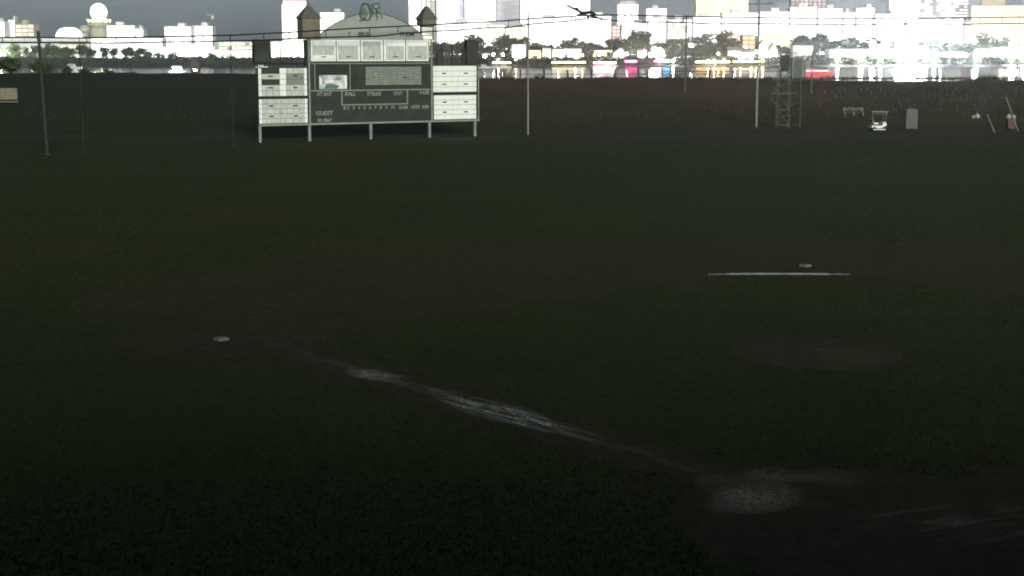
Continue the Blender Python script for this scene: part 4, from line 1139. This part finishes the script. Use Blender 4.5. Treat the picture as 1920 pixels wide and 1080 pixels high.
# boats
def boat(label, x, y, L, lit=False, rz=0, cabin=True):
    t = thing('motor_boat', label, 'boat', (x, y, -1), rz, 'boats on the bay')
    b = MB(); n = 8; v = []
    for i in range(n + 1):
        u = i / n; hb = L * .16 * (math.sin(math.pi * min(1, .30 + u * .70)) ** .7 if i < n else .02)
        zt = L * (.09 + .05 * u * u)
        v.append([(-L/2 + u * L, -hb, zt), (-L/2 + u * L * .96, -hb * .6, -.2), (-L/2 + u * L * .96, hb * .6, -.2), (-L/2 + u * L, hb, zt)])
    for r_ in v: b.v += r_
    for i in range(n):
        for j in range(4):
            a = i*4 + j; c = i*4 + (j+1) % 4
            b.f.append((a, c, c + 4, a + 4))
    b.f += [(3, 2, 1, 0), (n*4, n*4+1, n*4+2, n*4+3)]
    b.build('hull', M['hull'], t)
    if cabin:
        z = L * .125
        c = MB().prism([(-L*.28, z), (L*.16, z), (L*.06, z + L*.15), (-L*.25, z + L*.15)], -L*.1, L*.1).build('cabin', M['hull'], t)
        MB().box(-L*.22, L*.03, -L*.1 - .05, -L*.1 - .005, z + L*.05, z + L*.11).build('cabin_window', M['cabinlight'] if lit else M['glassdark'], c)
        MB().tube([(-L*.1, 0, z + L*.15), (-L*.12, 0, z + L*.36)], .05, 4).build('mast', M['galv'], t)
    if lit:
        MB().box(-L*.3, L*.2, -L*.03, L*.03, z + L*.152, z + L*.22).build('deck_light', M['cabinlight'], t)
        MB().box(-L*.42, L*.3, -L*.165, -L*.155, L*.02, L*.085).build('hull_light', M['cabinlight'], t)
boat('white boat low on the water below the globe tower, nearer one', -238, 850, 10.0)
boat('white boat low on the water below the globe tower, farther one', -292, 1040, 12.5)
boat('brightly lit white boat on the water below the crane', -182, 850, 9.6, True)
boat('small white boat moored right of the brightly lit boat', -181, 1130, 9, False, .3)
boat('white boat at the dock right of the scoreboard, nearest the board', -19.5, 1110, 9, False, .2)
boat('white boat at the dock right of the scoreboard, middle one', -11.5, 1105, 8.5, False, -.2)
boat('white boat at the dock right of the scoreboard, right one', -5.0, 1110, 9.5, False, .1)
boat('white boat at the left edge behind the dark bushes', -292, 880, 8, False, .2)
bh = thing('boathouse', 'small brown boathouse on the quay right of the brightly lit boat', 'building', (-195, 960, -1))
MB().box(-2.6, 2.6, 0, 5, .6, 4.2).build('wall', M['roofbrown'], bh)
MB().prism([(-3, 4.203), (3, 4.203), (0, 6.2)], -.4, 5.4).build('roof', M['roofdark'], bh)
MB().box(-.8, .8, -.1, -.002, .7, 3).build('door', M['addark'], bh)
for sx in (-2.2, 2.2): MB().box(sx - .2, sx + .2, .2, 4.8, -2, .599).build('pile', M['bark'], bh)

# ---- trees
def crown_mesh(seed, m, n=420, rx=1, rz=1, leaf=.17):
    rn = random.Random(seed); v = []; f = []
    lobes = [(Vector((rn.uniform(-.55, .55), rn.uniform(-.5, .5), rn.uniform(-.45, .55))), rn.uniform(.32, .6)) for _ in range(9)]
    for _ in range(n):
        c, r_ = rn.choice(lobes)
        d = Vector((rn.gauss(0, 1), rn.gauss(0, 1), rn.gauss(0, 1))).normalized()
        p = c + d * r_ * rn.random() ** .4
        u = Vector((rn.gauss(0, 1), rn.gauss(0, 1), rn.gauss(0, 1))).normalized()
        w = u.cross(Vector((rn.gauss(0, 1), rn.gauss(0, 1), rn.gauss(0, 1)))).normalized()
        s_ = leaf * rn.uniform(.5, 1.2)
        k = len(v)
        for q in (-u * s_, w * s_ * .7, u * s_, -w * s_ * .7): v.append(((p + q).x * rx, (p + q).y * rx, (p + q).z * rz))
        f.append((k, k+1, k+2, k+3))
    me = bpy.data.meshes.new('crown'); me.from_pydata(v, [], f); me.materials.append(m)
    return me
CR = {'dark': [crown_mesh(s, M['leaf_dark']) for s in (1, 2, 3)], 'olive': [crown_mesh(s, M['leaf_olive']) for s in (4, 5)], 'green': [crown_mesh(s, M['leaf_green']) for s in (6, 7)]}
tk = MB().tube([(0, 0, -.5), (.02, 0, .3), (-.01, .02, .6), (.03, 0, .95)], .035, 6, .015)
for q in range(3):
    a = q * 2.1
    tk.tube([(0, 0, .5), (.12 * math.cos(a), .12 * math.sin(a), .68), (.24 * math.cos(a), .24 * math.sin(a), .8)], .015, 5, .006)
TRUNK = tk.mesh('trunk', M['bark'])
rt = random.Random(21)
def tree(x, y, h, kind, label, group, name='tree', wide=1.0):
    h *= rt.uniform(.72, 1.28) if name == 'tree' else 1
    t = thing(name, label, 'tree' if name == 'tree' else 'bush', (x, y, terr(y)), rt.uniform(0, 6.28), group)
    o = link('trunk', TRUNK, t); o.scale = (h, h, h * .9)
    c = link('crown', rt.choice(CR[kind]), t); c.location = (0, 0, h * .60)
    c.scale = (h * .46 * wide, h * .46 * wide, h * .44)
def row(x0, x1, y0, y1, h0, h1, step, kind, label, group, wide=1.1):
    """label: 'noun phrase|place'"""
    x = x0; k = 0
    noun, place = label.split('|')
    while x < x1:
        tree(x, rt.uniform(y0, y1), rt.uniform(h0, h1), kind, nth(min(k, 19), noun) + place, group, wide=wide)
        x += step * rt.uniform(.7, 1.3); k += 1
row(-440, -365, 1300, 1340, 8, 13, 6.5, 'green', 'dark green tree|among those below the white dome', 'trees below the white dome')
row(-362, -300, 1290, 1320, 7, 11, 5.5, 'dark', 'dark tree|on the quay below the white sheds', 'trees below the white sheds')
row(-298, -238, 1240, 1260, 5, 8, 6, 'dark', 'low dark tree|along the far waterline left of the scoreboard', 'low trees left of the scoreboard')
row(-296, -280, 1300, 1310, 6, 8, 6, 'olive', 'brownish tree|by the quay lamps below the crane', 'trees by the quay lamps')
row(-66, -2, 1330, 1360, 8, 13, 6.5, 'olive', 'olive tree|between the scoreboard and the tall cable pole', 'trees right of the scoreboard')
row(16, 66, 1330, 1350, 9, 12, 9, 'olive', 'olive tree|behind the waterside blocks right of the tall cable pole', 'trees behind the waterside blocks')
row(60, 100, 1300, 1306, 6, 10, 8, 'olive', 'garden tree|around the yellow villa', 'garden trees')
row(98, 136, 1318, 1345, 10, 15, 7, 'olive', 'olive tree|on the slope above the bright lamp cluster', 'trees above the lamp cluster')
row(140, 182, 1282, 1325, 9, 14, 4.5, 'dark', 'dense dark tree|on the wooded bank left of the crossbar pole', 'trees of the wooded bank')
row(-70, 0, 1380, 1420, 13, 18, 6, 'olive', 'taller olive tree|on the rise behind the scoreboard right end', 'trees on the rise')
row(8, 95, 1400, 1440, 10, 17, 8, 'olive', 'olive tree|in the belt above the waterside blocks', 'trees above the waterside blocks')
row(96, 200, 1390, 1450, 15, 22, 6.5, 'olive', 'tall olive tree|on the hillside below the white city blocks', 'trees on the hillside')
row(130, 176, 1275, 1300, 7, 11, 5, 'olive', 'low tree|at the foot of the wooded bank', 'trees at the foot of the bank')
row(176, 225, 1300, 1312, 7, 10, 7, 'dark', 'dark tree|between the gabled houses', 'trees between the houses')
row(228, 262, 1326, 1345, 9, 13, 6, 'dark', 'dark tree|around the white pavilion', 'trees around the pavilion')
row(258, 330, 1400, 1430, 14, 18, 6, 'dark', 'grey-green tree|on the ridge above the cream warehouse', 'trees above the cream warehouse')
row(345, 420, 1400, 1420, 12, 17, 6.5, 'green', 'green tree|on the ridge right of the floodlights', 'trees right of the floodlights')
row(415, 445, 1380, 1420, 20, 26, 6.0, 'green', 'tall green tree|by the right edge, below the golden block', 'tall trees by the right edge', 1.2)
# low shrubs along the far shore (one mass)
sv = []; sf = []
rs = random.Random(9)
for _ in range(36000):
    x = rs.uniform(-450, 450); y = 1217 + 10 * rs.random()
    hh = 5.6 + 2.2 * noise.noise((x * .05, 0, 2)) + 1.8 * noise.noise((x * .25, 0, 6))
    p = Vector((x, y, terr(y) + hh * rs.random()))
    u = Vector((rs.gauss(0, 1), rs.gauss(0, 1), rs.gauss(0, 1))).normalized(); w = u.cross(Vector((rs.gauss(0, 1), rs.gauss(0, 1), rs.gauss(0, 1)))).normalized()
    s_ = rs.uniform(.5, 1.1); k = len(sv)
    for q in (-u * s_, w * s_ * .7, u * s_, -w * s_ * .7): sv.append(tuple(p + q))
    sf.append((k, k+1, k+2, k+3))
me = bpy.data.meshes.new('shore_shrubbery'); me.from_pydata(sv, [], sf); me.materials.append(M['leaf_dark'])
tag(link('shore_shrubbery', me), 'dark shrubs in an unbroken band along the far waterline', None, None, 'stuff')
# bushes and weeds on the near bank
for k, (x, y, h) in enumerate([(-101, 298, 3.4), (-98.5, 302, 3.8), (-95.5, 300, 4.2), (-92.0, 303, 3.6), (-89.5, 301, 2.9), (-86, 302, 2.4), (-82.5, 301, 2.2), (-78, 302, 1.8), (-73, 301, 1.5), (-69.5, 302, 1.2)]):
    tree(x, y, h, 'dark', nth(k, 'dark bush') + 'on the crest of the near bank', 'bushes on the near bank', 'bush', 1.3)
sv = []; sf = []
for _ in range(20000):
    x = rs.uniform(-105, 105); y = rs.choice([rs.uniform(296, 304), rs.uniform(205, 300)])
    hh = rs.uniform(.08, .40) * (1 + .7 * noise.noise((x * .15, y * .05, 3)))
    if y > 295: hh *= max(.4, 1.2 + 2.6 * noise.noise((x * .3, 0, 9)))
    a = rs.uniform(0, 6.28); w = rs.uniform(.03, .10); k = len(sv); z = terr(y) + (.0 if y > 320 else -.05)
    sv += [(x - math.cos(a) * w, y - math.sin(a) * w, z), (x + math.cos(a) * w, y + math.sin(a) * w, z), (x + rs.uniform(-.2, .2), y, z + hh + .25)]
    sf.append((k, k+1, k+2))
M['weed'] = mat('weeds', (.034, .030, .017), .95, .5, .4, spec=.05)
me = bpy.data.meshes.new('weeds'); me.from_pydata(sv, [], sf); me.materials.append(M['weed'])
tag(link('weeds', me), 'dry scattered weeds over the near bank', None, None, 'stuff')

# ------------------------------------------------------------------ scattering air added for lens bloom
mh = bpy.data.materials.new('haze_air'); mh.use_nodes = True
nt = mh.node_tree
for n_ in list(nt.nodes):
    if n_.type == 'BSDF_PRINCIPLED': nt.nodes.remove(n_)
pv = nt.nodes.new('ShaderNodeVolumePrincipled')
pv.inputs['Color'].default_value = (.9, .93, .95, 1)
pv.inputs['Density'].default_value = 0.00015
pv.inputs['Anisotropy'].default_value = 0.8
nt.links.new(pv.outputs[0], [n_ for n_ in nt.nodes if n_.type == 'OUTPUT_MATERIAL'][0].inputs['Volume'])
hz = MB().box(-4050, 4050, -80, 9050, -4.0, 150).build('haze', mh)
tag(hz, 'thin night haze over the field and the bay', None, None, 'stuff')
